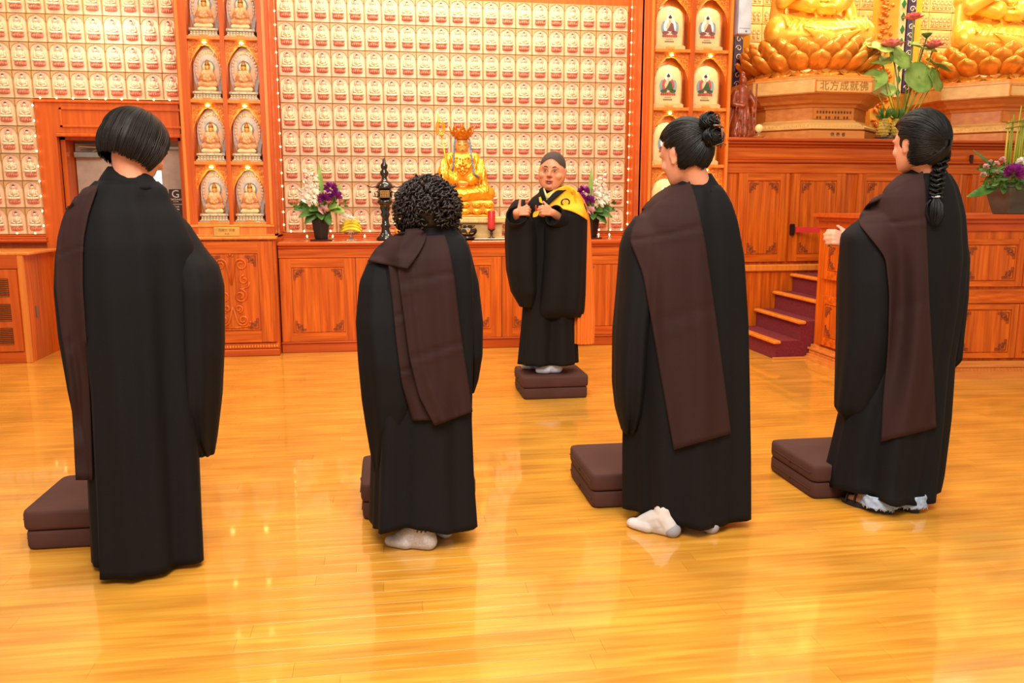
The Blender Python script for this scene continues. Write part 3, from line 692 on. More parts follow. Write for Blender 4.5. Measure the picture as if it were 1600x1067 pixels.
# ---- the two big golden statues on octagonal stands
def big_statue(idx, cx, label_s, label_p, txts):
    cy = 8.27; bz = 1.932
    p = thing('statue_stand', label_p, 'stand', (cx, cy, bz), group='octagonal stands of the golden statues')
    r8 = lambda w: w/math.cos(PI/8)
    def oc(name, prof, mt):
        m = MB(); m.lathe([(r8(r), z) for r, z in prof], 8, (cx, cy, 0), rot=PI/8)
        return obj(name, m, mt, p)
    oc('base_tier', [(.66, bz), (.66, bz+.07), (.63, bz+.08)], 'mid_wood'); oc('lower_moulding', [(.62, bz+.08), (.655, bz+.09), (.655, bz+.105), (.60, bz+.15), (.565, bz+.165), (.55, bz+.18)], 'pale_wood')
    oc('waist', [(.535, bz+.18), (.535, bz+.30), (.545, bz+.305)], 'mid_wood')
    oc('upper_moulding', [(.55, bz+.30), (.56, bz+.325), (.60, bz+.335), (.615, bz+.36), (.655, bz+.385), (.69, bz+.415)], 'mid_wood')
    oc('top_tier', [(.705, bz+.41), (.715, bz+.42), (.715, bz+.535), (.72, bz+.54), (.72, bz+.548)], 'pale_wood')
    oc('top_ledge', [(.69, bz+.548), (.69, bz+.58), (.62, bz+.59)], 'niche_wood')
    m = MB(); m.bbox(cx-.285, cx+.285, cy-.722, cy-.71, bz+.42, bz+.525, .003); pq = obj('name_board', m, 'pale_wood', p)
    m = MB()
    for a in ((cx-.285, cx+.285, bz+.518, bz+.527), (cx-.285, cx+.285, bz+.418, bz+.427), (cx-.29, cx-.28, bz+.418, bz+.527), (cx+.28, cx+.29, bz+.418, bz+.527)): m.box(a[0], a[1], cy-.727, cy-.71, a[2], a[3])
    obj('frame', m, 'niche_wood', pq)
    if txts: obj('lettering', text_mb(txts, .094, (cx, cy-.7235, bz+.472), .002, 1.12), 'ink_gold', pq)
    m = MB(); m.box(cx-.2, cx+.2, cy-.545, cy-.53, bz+.19, bz+.295); pw = obj('wood_plate', m, 'plaque_wood', p)
    if txts:
        m = MB(); rr = random.Random(3)
        for r_ in range(2):
            for k in range(12):
                if (k % 3 == 2 and r_ == 1): continue
                x = cx-.17+.031*k
                for q in range(3): m.box(x, x+.02, cy-.547, cy-.545, bz+.26-.05*r_-q*.008, bz+.264-.05*r_-q*.008)
                m.box(x+.008, x+.012, cy-.547, cy-.545, bz+.24-.05*r_, bz+.266-.05*r_)
        obj('lettering', m, 'ink', pw)
        obj('lettering', text_mb('\u4f9b\u517b\u8005', .04, (cx, cy-.662, bz+.035), .001, 1.8), 'ink', pw)
    m = MB()
    for k in range(8):
        a = PI/8+2*PI*k/8; a2 = a+2*PI/8; q0 = Vector((math.cos(a), math.sin(a)))*r8(.64); q1 = Vector((math.cos(a2), math.sin(a2)))*r8(.64)
        for i in range(14): q = q0+(q1-q0)*(i+.5)/14; m.ell((cx+q.x, cy+q.y, bz+.115), (.013, .013, .012), 5, 4)
    tag(obj('beading', m, 'pale_wood', p), kind='stuff')
    # lotus throne and statue
    s = thing('golden_statue', label_s, 'statue', (cx, cy, bz+.59), group='big golden statues on lotus thrones')
    lz = bz+.59
    m = MB(); m.lathe([(.5, lz), (.58, lz+.02), (.5, lz+.1), (.48, lz+.3), (.5, lz+.33), (.3, lz+.34)], 32, (cx, cy, 0)); obj('throne_core', m, 'petal_gold', s, smooth=True)
    m = MB(); m.lathe([(.53, lz+.30), (.55, lz+.315), (.5, lz+.33)], 32, (cx, cy, 0)); obj('green_rim', m, 'ribbon_green', s)
    b = petal_ring(s, (cx, cy), .50, lz+.04, 20, .27, .104, 36, 'petal_gold'); petal_ring(s, (cx, cy), .50, lz+.09, 20, 0, 0, 24, '', rot0=PI/20, base=b)
    petal_ring(s, (cx, cy), .49, lz+.13, 20, 0, 0, 14, '', base=b)
    c_ = petal_ring(s, (cx, cy), .56, lz+.03, 18, .12, .1, 100, 'petal_gold')
    T = Matrix.Translation((cx, cy, lz+.29)) @ Matrix.Diagonal((1.35, 1.3, 1.6, 1))
    bd, sk = seated(T)
    # extra sweeping robe folds over knees and lap
    ex = MB()
    for sx in (-1, 1):
        knee_folds(ex, sx)
        for k in range(6): ex.tube([(sx*(.26-.03*k), -.06, .58), (sx*(.22-.02*k), -.15, .44-.02*k), (sx*(.1-.01*k), -.19, .34-.03*k), (0, -.19, .32-.035*k)], .011, 5)
    for k in range(6): ex.tube([(-.22+.02*k, -.34, .1-.012*k), (0, -.37, .06-.007*k), (.22-.02*k, -.34, .1-.012*k)], .010, 5)
    ex.xf(T); o = len(bd.v); bd.add(ex.v, ex.f)
    obj('robed_body', bd, 'gold_bright', s, remesh=.012, smoothit=2)
    sk2 = MB(); sk2.v = sk.v; sk2.f = sk.f; sk2.m = sk.m
    ar = MB(); ar.cap((-.24, -.06, .5), (-.3, -.16, .3), .06, .062); ar.cap((-.3, -.16, .3), (-.12, -.3, .4), .06, .042); ar.ell((-.08, -.33, .43), (.05, .03, .06)); ar.xf(T); sk2.add(ar.v, ar.f)
    obj('head_and_arm', sk2, 'gold_bright', s, remesh=.012, smoothit=3)
    m = MB(); m.ell((0, 0, .8), (.085, .095, .075)); m.ell((0, .0, .88), (.04, .04, .04)); m.xf(T); obj('hair', m, 'blue_ribbon', s, smooth=True)
    m = MB()
    for k in range(11): q = (k-5)/5; m.ell((.11*q, -.17-.02*(1-q*q), .52-.06*(1-q*q)), (.012, .01, .014), 6, 4)
    for k in range(7): q = (k-3)/3; m.ell((.1*q, -.185, .47-.04*(1-q*q)), (.01, .01, .018), 6, 4)
    m.xf(T); obj('necklace', m, 'crown_gold', s, smooth=True)
big_statue(0, 4.30, 'big golden seated statue on a lotus throne directly above the characters board', 'octagonal wooden stand with a board of five carved characters', '\u5317\u65b9\u6210\u5c31\u4f5b')
big_statue(1, 6.32, 'big golden seated statue on a lotus throne cut off by the right edge', 'octagonal wooden stand at the right edge above the purple and green flowers', '')
# shrine pillars: gilded carved post, green and cream ribbon, blue scroll band
for cx, nm in ((3.52, 'left'), (5.45, 'right')):
    p = thing('shrine_post', 'gilded carved post with green diamond ribbon, '+('beside the white loudspeaker' if nm == 'left' else 'behind the red lotus flowers'), 'post', (cx, 8.6, 1.9))
    obj('post', MB().bbox(cx-.22, cx+.3, 8.62, 8.7, 1.9, 4.4, .004), 'gold_bright', p)
    obj('blue_band', MB().bbox(cx+.12, cx+.21, 8.59, 8.62, 2.5, 4.4, .003), 'scroll_blue', p)
    m = MB()
    for k in range(20):
        z = 2.55+.09*k; s = 1 if k % 2 else -1
        m.tube([(cx+.165+s*.035*(1-i/12)*math.cos(i*.8), 8.585, z+.035*(1-i/12)*math.sin(i*.8)) for i in range(10)], .005, 4)
    obj('scrollwork', m, 'halo_white', p)
    obj('ribbon', MB().bbox(cx+.03, cx+.1, 8.59, 8.62, 2.45, 4.4, .003), 'ribbon_cream', p)
    m = MB()
    for k in range(14): z = 2.5+.13*k; m.prism([(cx+.04, z), (cx+.065, z-.045), (cx+.09, z), (cx+.065, z+.045)], 8.58, 8.59)
    obj('green_diamonds', m, 'ribbon_green', p)
    m = MB(); rr = random.Random(7)
    for k in range(150):
        z = 2.0+k*.0145; x = cx-.11+rr.uniform(-.08, .08); m.ell((x, 8.6+rr.uniform(-.02, .01), z), (rr.uniform(.015, .035), .02, rr.uniform(.012, .025)), 6, 4)
    tag(obj('gilded_carving', m, 'filigree', p, smooth=True), kind='stuff')
# white loudspeaker column
sp = thing('wall_loudspeaker', 'slim white column loudspeaker hanging at the top beside the right niche cabinet', 'loudspeaker', (3.32, 7.5, 2.72))
q0 = at(1153, 53, 7.45); q1 = at(1173, 55, 7.45)
obj('housing', MB().bbox(q0[0], q1[0], 7.45, 7.58, q0[2], 3.5, .008), 'speaker_white', sp); obj('grille', MB().bbox(q0[0]+.01, q1[0]-.01, 7.444, 7.45, q0[2]+.05, 3.48, .002), 'speaker_white', sp)
obj('logo', MB().bbox(q1[0]-.055, q1[0]-.04, 7.441, 7.445, q0[2]+.02, q0[2]+.03, .001), 'metal', sp); obj('wall_bracket', MB().bbox(3.2, 3.28, 7.55, 7.62, 3.0, 3.1), 'metal', sp)
# carved wooden guardian
q = at(1160, 212, 7.66); gx, gz = q[0]-.01, 1.916
g = thing('wooden_guardian_statue', 'dark carved wooden guardian statue standing beside the right niche cabinet', 'statue', (gx, 7.68, gz))
m = MB(); m.ell((0, 0, .53), (.04, .045, .05)); m.cap((0, 0, .44), (0, 0, .3), .065, .06); m.cap((-.06, 0, .43), (.06, 0, .43), .035); m.cap((-.07, 0, .42), (-.1, -.03, .32), .03, .026); m.cap((-.1, -.03, .32), (-.02, -.08, .3), .026, .02)
m.cap((.07, 0, .42), (.115, -.03, .33), .03, .026); m.cap((.115, -.03, .33), (.09, -.07, .25), .026, .022)
m.cap((0, 0, .3), (-.02, 0, .05), .07, .095); m.cap((-.04, -.02, .2), (-.07, -.02, .03), .05, .06); m.cap((.04, -.02, .22), (.07, -.03, .04), .045, .05); m.cap((-.09, .02, .4), (-.12, .03, .1), .02, .04); m.ell((0, 0, .02), (.13, .1, .025)); m.ell((0, .02, .59), (.03, .03, .035))
for k in range(6): m.tube([(-.08+.03*k, -.06, .3), (-.1+.035*k, -.095, .15), (-.11+.04*k, -.1, .03)], .008, 5)
m.tube([(.1, -.09, .5), (.1, -.09, .02)], .01, 6); m.xf(Matrix.Translation((gx, 7.68, gz))); obj('body', m, 'carved_wood', g, remesh=.008, smoothit=1)
# pale round candle globe
q = at(1186, 199, 7.5)
g = thing('candle_globe', 'small pale round candle globe on the shrine cabinet next to the wooden guardian', 'candle', (q[0], 7.5, 1.916))
obj('globe', MB().ell((q[0], 7.5, 1.916+.09), (.036, .036, .036), 16, 10), 'wax', g, smooth=True); obj('stand', MB().lathe([(.035, 0), (.035, .008), (.008, .02), (.01, .05), (.02, .058)], 14, (q[0], 7.5, 1.916)), 'glass', g, smooth=True)
obj('petal_dish', MB().lathe([(.03, 0), (.05, .012), (.058, .02), (.05, .018), (.02, .01)], 16, (q[0], 7.5, 1.916)), 'pale_wood', g)

# ---- niche statues: left (seated bodhisattva before a pointed halo stele)
def pointed(w, h):
    pts = [(w*.8, 0), (w*.97, h*.28), (w, h*.5)]+[(w*math.cos(u*PI/2)**.8, h*.5+h*.5*u) for u in (.2, .4, .6, .75, .88, .96)]+[(0, h)]
    return pts+[(-x, z) for x, z in pts[::-1][1:]]
def bodhisattva():
    t = bpy.data.objects.new('bodhisattva_statue', None); t.empty_display_size = .1; link(t); OFF[t.name] = Vector((0, 0, 0))
    m = MB(); m.prism([(x, z+.07) for x, z in pointed(.122, .385)], 0, .03)
    a = obj('halo_stele', m, 'stele_grey', t)
    m = MB(); m.prism([(x, z+.09) for x, z in pointed(.088, .26)], -.006, .0)
    for k in range(26):
        an = R(-50+280*k/25); m.ell((.1*math.cos(an), -.003, .25+.145*math.sin(an)*(1 if math.sin(an) > 0 else .9)), (.012, .007, .014), 6, 4)
    obj('relief_band', m, 'stele_pink', a)
    m = MB(); m.tube([(.052*math.cos(x), -.01, .275+.056*math.sin(x)) for x in [2*PI*k/24 for k in range(25)]], .0045, 5)
    for k in range(20): x = 2*PI*k/20; m.ell((.043*math.cos(x), -.009, .275+.046*math.sin(x)), (.004, .003, .006), 5, 4)
    obj('head_halo', m, 'paint_blue', a)
    m = MB(); m.lathe([(.03, 0), (.04, .0), (.042, .01)], 20, (0, 0, 0)); m.xf(Matrix.Translation((0, -.006, .275)) @ Matrix.Rotation(R(90), 4, 'X')); obj('halo_disc', m, 'stele_cream', a)
    m = MB(); T = Matrix.Translation((0, -.045, .105)) @ Matrix.Diagonal((.2, .16, .225, 1)); b, s = seated(T); m.add(b.v, b.f)
    for sx in (-1, 1):
        m.cap((sx*.036, -.05, .225), (sx*.056, -.062, .175), .016, .015); m.cap((sx*.056, -.062, .175), (sx*.036, -.09, .2), .014, .01)
    obj('robed_body', m, 'stele_gold', t, remesh=.0045, smoothit=1)
    m = MB(); m.add(s.v, s.f); m.ell((-.036, -.095, .206), (.008, .006, .014), 6, 4); m.ell((.036, -.095, .206), (.008, .006, .014), 6, 4); obj('head_and_hands', m, 'gold_skin', t, smooth=True)
    m = MB(); m.lathe([(.021, .283), (.023, .289), (.019, .3), (.011, .315), (.013, .322), (.004, .334)], 10, (0, -.045, .0)); obj('crown', m, 'stele_hair', t)
    m = MB(); m.bbox(-.075, .075, -.1, .02, .068, .108, .014); obj('cushion_seat', m, 'stele_cream', t)
    m = MB()
    m.bbox(-.122, .122, -.115, .04, 0, .014, .003); m.bbox(-.112, .112, -.105, .035, .014, .024, .003); m.bbox(-.1, .1, -.098, .03, .024, .046, .002); m.bbox(-.116, .116, -.11, .035, .046, .068, .005)
    b_ = obj('base', m, 'stele_grey', t)
    m = MB()
    for k in range(9): x = -.1+.025*k; m.ell((x, -.112, .018), (.011, .006, .009), 6, 4); m.ell((x, -.104, .036), (.008, .005, .008), 6, 4)
    for k in range(3): m.bbox(-.095+.066*k, -.04+.066*k, -.114, -.108, .05, .064, .002)
    obj('base_petals', m, 'stele_cream', b_); obj('name_tag', MB().bbox(-.032, .032, -.122, -.114, .0, .012, .001), 'plaque_wood', b_)
    return t
bod = bodhisattva(); cols_n = ('left', 'right'); rows_n = ('lowest', 'second lowest', 'third from the bottom', 'topmost')
used = False
for ri in range(4):
    for ci in range(2):
        lab = 'bodhisattva statue in the %s niche row, %s column, left cabinet' % (rows_n[ri], cols_n[ci])
        loc = ((CL[ci][0]+CL[ci][1])/2-(.004 if ci else 0), 7.6, 1.166+.505*ri)
        if not used: o = bod; used = True; o.location = loc
        else: o = copy_tree(bod, loc=loc)
        tag(o, lab, 'statue', 'bodhisattva statues in the left niches')
# ---- right: stone tablets with a painted Buddha
def tablet(robe):
    t = bpy.data.objects.new('painted_tablet', None); t.empty_display_size = .1; link(t); OFF[t.name] = Vector((0, 0, 0))
    out = [(.125, .03), (.13, .15), (.128, .26), (.118, .32), (.085, .355), (.045, .37), (0, .378)]; out = out+[(-x, z) for x, z in out[::-1][1:]]
    a = obj('stone_body', MB().prism(out, -.03, .06), 'stone_tan', t, bevel=.003)
    inn = [(x*.9, z*.96+.006) for x, z in out]; obj('painted_face', MB().prism(inn, -.0325, -.03), 'face_cream', a)
    m = MB(); m.bbox(-.14, .14, -.06, .065, 0, .034, .003); m.bbox(-.132, .132, -.05, .06, .034, .042, .002); obj('base', m, 'stone_tan', t); obj('name_tag', MB().bbox(-.04, .04, -.066, -.06, .008, .026, .001), 'plaque_gold', t)
    y = -.0345
    def disc(cx, cz, rx, rzv, yy=y, n=20): return [(cx+rx*math.cos(2*PI*k/n), cz+rzv*math.sin(2*PI*k/n)) for k in range(n)]
    def flat(name, polys, mt, yy): m = MB(); [m.prism(p_, yy-.001, yy) for p_ in polys]; return obj(name, m, mt, a)
    flat('cloud_halo', [disc(-.052, .19, .03, .06), disc(.052, .19, .03, .06)], 'paint_blue', y)
    flat('aura', [disc(0, .2, .058, .072)], 'paint_red' if robe == 'paint_green' else 'petal_white', y-.001)
    flat('head_halo', [disc(0, .272, .036, .038)], 'halo_white', y-.002)
    flat('painted_skin', [disc(0, .262, .014, .02), disc(-.004, .2, .03, .04), disc(0, .146, .028, .01), disc(0, .242, .008, .01)], 'paint_skin', y-.003)
    flat('painted_hair', [disc(0, .281, .016, .012), disc(0, .294, .007, .008)], 'tile_hair', y-.004)
    flat('painted_robe', [[(.01, .238), (.03, .225), (.042, .175), (.05, .152), (.02, .16), (-.03, .165), (-.012, .19)], disc(-.04, .15, .03, .014), disc(.042, .15, .03, .014)], robe, y-.0045)
    flat('painted_lotus', [disc(-.06+.02*k, .122, .011, .011, n=10) for k in range(7)], 'paint_red', y-.002)
    m = MB()
    for k in range(7): m.box(-.044+.0127*k, -.035+.0127*k, y-.001, y, .076, .079); m.box(-.044+.0127*k, -.035+.0127*k, y-.001, y, .07, .073); m.box(-.041+.0127*k, -.038+.0127*k, y-.001, y, .068, .082)
    for k in range(6): m.box(-.03+.0105*k, -.024+.0105*k, y-.001, y, .09, .0925); m.box(-.03+.0105*k, -.024+.0105*k, y-.001, y, .097, .099)
    obj('lettering', m, 'ink', a)
    return t
tabs = {}
for ri in range(4):
    robe = ('paint_green', 'paint_maroon', 'paint_green', 'paint_maroon')[ri]
    for ci in range(2):
        loc = ((CR[ci][0]+CR[ci][1])/2-.01-.012*ci, 7.56, 1.166+.505*ri)
        o = copy_tree(tabs[robe], loc=loc) if robe in tabs else tablet(robe)
        if robe not in tabs: tabs[robe] = o; o.location = loc
        tag(o, 'cream tablet painted in %s, %s niche row of right cabinet, %s column' % ('green' if robe == 'paint_green' else 'brownish red', ('lowest', 'second lowest', 'third from the bottom', 'top')[ri], cols_n[ci]), 'tablet', 'painted tablets in the right niches')

# ================================================================ things on the central altar (top z = .99)
AZ = .991
sx0 = at(720, 250, 7.85)[0]
pd = thing('statue_pedestal', 'low grey-brown stepped pedestal under the crowned golden statue', 'pedestal', (sx0, 7.85, AZ))
m = MB(); m.bbox(sx0-.40, sx0+.40, 7.66, 8.0, AZ, AZ+.03, .004); m.bbox(sx0-.36, sx0+.36, 7.68, 8.0, AZ+.03, AZ+.15, .004); m.bbox(sx0-.42, sx0+.42, 7.64, 8.0, AZ+.15, AZ+.205, .008); obj('block', m, 'stone_tan', pd)
m = MB()
for k in range(34): m.ell((sx0-.4+.8*(k+.5)/34, 7.64, AZ+.165), (.008, .006, .014), 5, 4)
tag(obj('beading', m, 'stone_tan', pd), kind='stuff')
ks = thing('crowned_statue', 'golden seated statue with tall crown and staff in the middle of the central altar', 'statue', (sx0, 7.83, AZ+.206)); kz = AZ+.206
m = MB(); m.bbox(sx0-.27, sx0+.3, 7.66, 7.98, kz, kz+.02, .006); m.bbox(sx0-.25, sx0+.28, 7.68, 7.97, kz+.02, kz+.15, .02); tb = obj('lotus_base', m, 'petal_gold', ks)
m = MB()
for k in range(5):
    x = sx0-.2+.11*k
    for zz in (.05, .11): m.ell((x, 7.675, kz+zz), (.05, .02, .03), 10, 6)
    m.tube([(x+.03*math.cos(i*.7)*(1-i/12), 7.655, kz+.11+.018*math.sin(i*.7)) for i in range(9)], .004, 4)
obj('base_petals', m, 'gold', tb, smooth=True)
T = Matrix.Translation((sx0+.01, 7.84, kz+.14)) @ Matrix.Diagonal((.70, .5, .70, 1)); b, s = seated(T)
ex = MB()
for sx in (-1, 1):
    knee_folds(ex, sx, 7, .011)
    for k in range(4): ex.tube([(sx*(.27-.02*k), -.06, .55), (sx*(.29-.03*k), -.1, .4), (sx*(.26-.04*k), -.14, .22)], .012, 5)
ex.xf(T); b.add(ex.v, ex.f)
obj('robed_body', b, 'gold', ks, remesh=.007, smoothit=1); obj('head_and_hands', s, 'gold_skin', ks, remesh=.006, smoothit=2)
hx, hz = sx0+.01, kz+.14+.735*.7
m = MB(); m.lathe([(.066, 0), (.07, .012), (.072, .03), (.06, .032)], 20, (hx, 7.835, hz+.05))
for k in range(5):
    a = R(-90+(k-2)*42); c = Vector((hx+.08*math.cos(a), 7.835+.075*math.sin(a), hz+.07))
    t_ = Vector((math.cos(a)*.35, math.sin(a)*.35, 1)).normalized(); sd = Vector((-math.sin(a), math.cos(a), 0)); P = []
    for i in range(6): u = i/5; w = .034*math.sin(PI*(.25+.75*u))**.8; P.append([c+t_*.1*u-sd*w, c+t_*.1*u+Vector((math.cos(a), math.sin(a), 0))*.008, c+t_*.1*u+sd*w])
    m.grid(P); m.ell(tuple(c+t_*.045), (.014, .014, .02), 6, 4)
m.ell((hx, 7.835, hz+.09), (.06, .06, .05)); m.cap((hx, 7.835, hz+.13), (hx, 7.835, hz+.19), .014, .006); obj('crown', m, 'crown_gold', ks, solid=.004)
m = MB()
for sx, L in ((-1, .2), (1, .26)):
    m.tube([(hx+sx*.065, 7.80, hz+.05), (hx+sx*.076, 7.79, hz-.02), (hx+sx*.08, 7.76, hz-.1), (hx+sx*(.1 if sx > 0 else .09), 7.74, hz-L), (hx+sx*(.15 if sx > 0 else .1), 7.735, hz-L-.04)], .012, 6, flat=.5)
obj('hair_ribbons', m, 'blue_ribbon', ks, smooth=True)
m = MB(); e = [(hx+sx*.027, 7.788, hz-.0) for sx in (-1, 1)]
for c in e: m.tube([(c[0]-.016, c[1]+.002, c[2]), (c[0], c[1]-.004, c[2]-.004), (c[0]+.016, c[1]+.002, c[2])], .0025, 4); m.tube([(c[0]-.018, c[1], c[2]+.02), (c[0], c[1]-.004, c[2]+.026), (c[0]+.018, c[1], c[2]+.02)], .002, 4)
m.ell((hx, 7.776, hz-.05), (.012, .005, .004), 6, 4); obj('painted_features', m, 'ink', ks)
m = MB(); cz = kz+.14+.43*.7
for r_, nn in ((.045, 8), (.025, 6)):
    for k in range(nn): a = 2*PI*k/nn; m.ell((hx+r_*math.cos(a), 7.752, cz+r_*math.sin(a)), (.012, .006, .012), 6, 4)
for k in range(5): m.ell((hx-.05+.025*k, 7.765, cz+.09-.015*(1-abs(k-2)/2)), (.01, .006, .012), 6, 4)
obj('chest_ornament', m, 'crown_gold', ks, smooth=True)
st_ = thing('ring_staff', 'thin golden ringed staff held by the crowned statue', 'staff', (sx0-.1, 7.6, kz))
ta = at(690, 212, 7.70); tb_ = at(709, 320, 7.66)
m = MB(); m.tube([ta, tb_], .0075, 8); obj('shaft', m, 'gold', st_, smooth=True)
m = MB(); u = (Vector(ta)-Vector(tb_)).normalized(); c = Vector(ta)+u*.07
for rr_ in (.04, .03, .018): m.tube([c+Vector((rr_*math.cos(a), 0, rr_*1.7*math.sin(a))) for a in [2*PI*k/16 for k in range(17)]], .005, 5)
m.ell(tuple(c-u*.065), (.02, .02, .014)); m.cap(c+u*.05, c+u*.12, .012, .004); obj('ring_head', m, 'gold', st_)
# black tray strip, censer bowl, red candle
tz = AZ
tr_ = thing('black_tray', 'long glossy black tray on the altar under the bowl and red candle', 'tray', (sx0, 7.6, AZ)); obj('slab', MB().bbox(sx0-.5, sx0+.42, 7.51, 7.635, AZ, AZ+.014, .003), 'black_lacquer', tr_)
q = at(730, 374, 7.57); cb = thing('incense_bowl', 'round black incense bowl with gold motif in front of the statue', 'bowl', (q[0], 7.57, AZ+.015))
m = MB(); m.lathe([(.06, 0), (.075, .004), (.075, .012), (.05, .018), (.07, .03), (.092, .055), (.094, .075), (.08, .095), (.066, .1), (.066, .108), (.078, .118), (.07, .118), (.055, .1), (.05, .06), (0, .05)], 28, (q[0], 7.57, AZ+.015)); obj('bowl', m, 'black_lacquer', cb, smooth=True)
m = MB(); c = Vector((q[0], 7.57-.094, AZ+.015+.068))
for k in range(6): a = 2*PI*k/6; m.ell((c.x+.012*math.cos(a), c.y, c.z+.01+.012*math.sin(a)), (.007, .004, .007), 6, 4)
m.tube([c+Vector((0, 0, .01)), c-Vector((0, 0, .022))], .003, 4)
for s in (-1, 1):
    m.tube([c+Vector((s*.02, .003, -.018)), c+Vector((s*.035, .01, -.022)), c+Vector((s*.05, .02, -.016))], .003, 4); m.tube([c+Vector((s*.04, .016, .022)), c+Vector((s*.05, .022, .03)), c+Vector((s*.058, .032, .02))], .003, 4)
m.ell((c.x-.045, c.y+.04, c.z+.045), (.01, .006, .006), 6, 4); m.ell((c.x+.045, c.y+.04, c.z+.045), (.01, .006, .006), 6, 4); obj('gold_motif', m, 'plaque_gold', cb)
q = at(768, 374, 7.57); rc = thing('red_candle', 'tall red pillar candle on a dark turned holder', 'candle', (q[0], 7.57, AZ+.015))
m = MB(); m.lathe([(.033, 0), (.034, .006), (.012, .014), (.009, .03), (.016, .045), (.01, .055), (.014, .065), (.03, .075), (.034, .082), (.03, .084)], 18, (q[0], 7.57, AZ+.015)); obj('holder', m, 'dark_wood', rc, smooth=True)
obj('candle', MB().lathe([(.033, .084), (.034, .09), (.034, .24), (.03, .25), (.02, .244)], 22, (q[0], 7.57, AZ+.015)), 'red_candle', rc, smooth=True); obj('wick', MB().cap((q[0], 7.57, AZ+.255), (q[0], 7.57, AZ+.272), .002), 'ink', rc)
# tall black openwork censer
q = at(603, 375, 7.6); pc = thing('pagoda_censer', 'tall black turned censer tower with gold window, left of the crowned statue', 'censer', (q[0], 7.62, AZ)); X, Y = q[0], 7.62
prof = [(.085, 0), (.09, .02), (.06, .05), (.04, .08), (.035, .11), (.05, .13), (.034, .15), (.03, .2), (.045, .23), (.034, .25), (.05, .29), (.045, .31), (.06, .32), (.075, .34), (.065, .36)]
obj('column', MB().lathe(prof, 22, (X, Y, AZ)), 'black_lacquer', pc, smooth=True)
m = MB(); m.lathe([(.05, .36), (.068, .38), (.066, .44), (.05, .46)], 8, (X, Y, AZ)); obj('lantern', m, 'black_lacquer', pc)
m = MB()
for i in range(5): m.box(X-.04, X+.04, Y-.071, Y-.066, AZ+.383+.014*i, AZ+.387+.014*i)
for i in range(6): m.box(X-.04+.015*i, X-.036+.015*i, Y-.071, Y-.066, AZ+.38, AZ+.443)
obj('gold_lattice', m, 'plaque_gold', pc)
m = MB(); m.lathe([(.06, .455), (.085, .465), (.08, .48), (.06, .515), (.03, .53), (.022, .56), (.035, .575), (.04, .6), (.022, .625), (.03, .64), (.032, .665), (.016, .685), (.012, .71), (.003, .735)], 20, (X, Y, AZ)); obj('dome_and_finial', m, 'black_lacquer', pc, smooth=True)
for s in (-1, 1):
    m = MB(); m.tube([(X+s*.075, Y, AZ+.475), (X+s*.11, Y-.01, AZ+.47), (X+s*.145, Y-.02, AZ+.478), (X+s*.15, Y-.02, AZ+.49)], .005, 5)
    m.tube([(X+s*.13, Y-.02, AZ+.473), (X+s*.13, Y-.02, AZ+.44)], .002, 4); m.lathe([(.014, 0), (.01, .016), (.003, .02)], 8, (X+s*.13, Y-.02, AZ+.42))
    m.tube([(X+s*.065, Y, AZ+.43), (X+s*.09, Y, AZ+.425), (X+s*.085, Y, AZ+.39), (X+s*.065, Y, AZ+.385)], .006, 5)
    obj('hanging_arm', m, 'black_lacquer', pc)
# banana bowl
q = at(549, 375, 7.62); X, Y = q[0], 7.62
fb = thing('fruit_stand', 'glass footed dish holding bananas on the left part of the altar', 'dish', (X, Y, AZ))
m = MB(); m.lathe([(.055, 0), (.05, .006), (.012, .03), (.01, .045), (.05, .058), (.095, .075), (.098, .08), (.05, .064), (.0, .06)], 24, (X, Y, AZ)); obj('dish', m, 'glass', fb, smooth=True)
rr = random.Random(2)
for k in range(6):
    bn = thing('banana', 'yellow banana in the glass dish, %s of the bunch' % ('lowest at the front', 'lowest at the back', 'second from the bottom', 'middle, at the back', 'second from the top', 'topmost')[k], 'fruit', (X, Y, AZ+.075), group='bananas in the glass dish')
    z = AZ+.088+.029*(k//2)+.014*(k % 2); y = Y-.04+.034*(k % 2)+.014*(k//2); P = []; rs = []; L = .09-.012*(k//2)+.006*(k % 2)
    for i in range(11): u = -1+.2*i; P.append((X+L*u+.006*(k % 2), y, z+.03*(1-u*u)-.012)); rs.append(.0055+.0105*(max(0, 1-u**4))**.6)
    obj('fruit_body', MB().tube(P, rs, 6), 'banana', bn, smooth=True); obj('stalk', MB().tube([P[0], Vector(P[0])+Vector((-.012, .004, .012))], .004, 5), 'banana_tip', bn)
# oranges (half hidden by the curly hair)
for k, (dx, dz, dy) in enumerate(((0, 0, 0), (.07, .008, .01), (.035, .055, .02), (.1, .02, .06))):
    q = at(623, 364, 7.62); o = thing('orange', 'orange fruit on the altar beside the black censer, '+('leftmost', 'second from the left', 'on top of the pile', 'rearmost')[k], 'fruit', (q[0]+dx, 7.62+dy, AZ+.04+dz), group='oranges beside the black censer')
    c = (q[0]+dx, 7.62+dy, AZ+.078+dz); obj('peel', MB().ell(c, (.038, .038, .036), 18, 12), 'orange_peel', o, smooth=True); obj('stem_scar', MB().ell((c[0], c[1]-.01, c[2]+.035), (.004, .004, .003), 6, 4), 'banana_tip', o)
q = at(640, 370, 7.62); dd = thing('fruit_dish', 'glass dish under the oranges beside the black censer', 'dish', (q[0], 7.63, AZ)); obj('dish', MB().lathe([(.05, 0), (.045, .006), (.012, .02), (.06, .03), (.1, .042), (.102, .046), (.05, .036), (0, .034)], 24, (q[0], 7.65, AZ)), 'glass', dd, smooth=True)
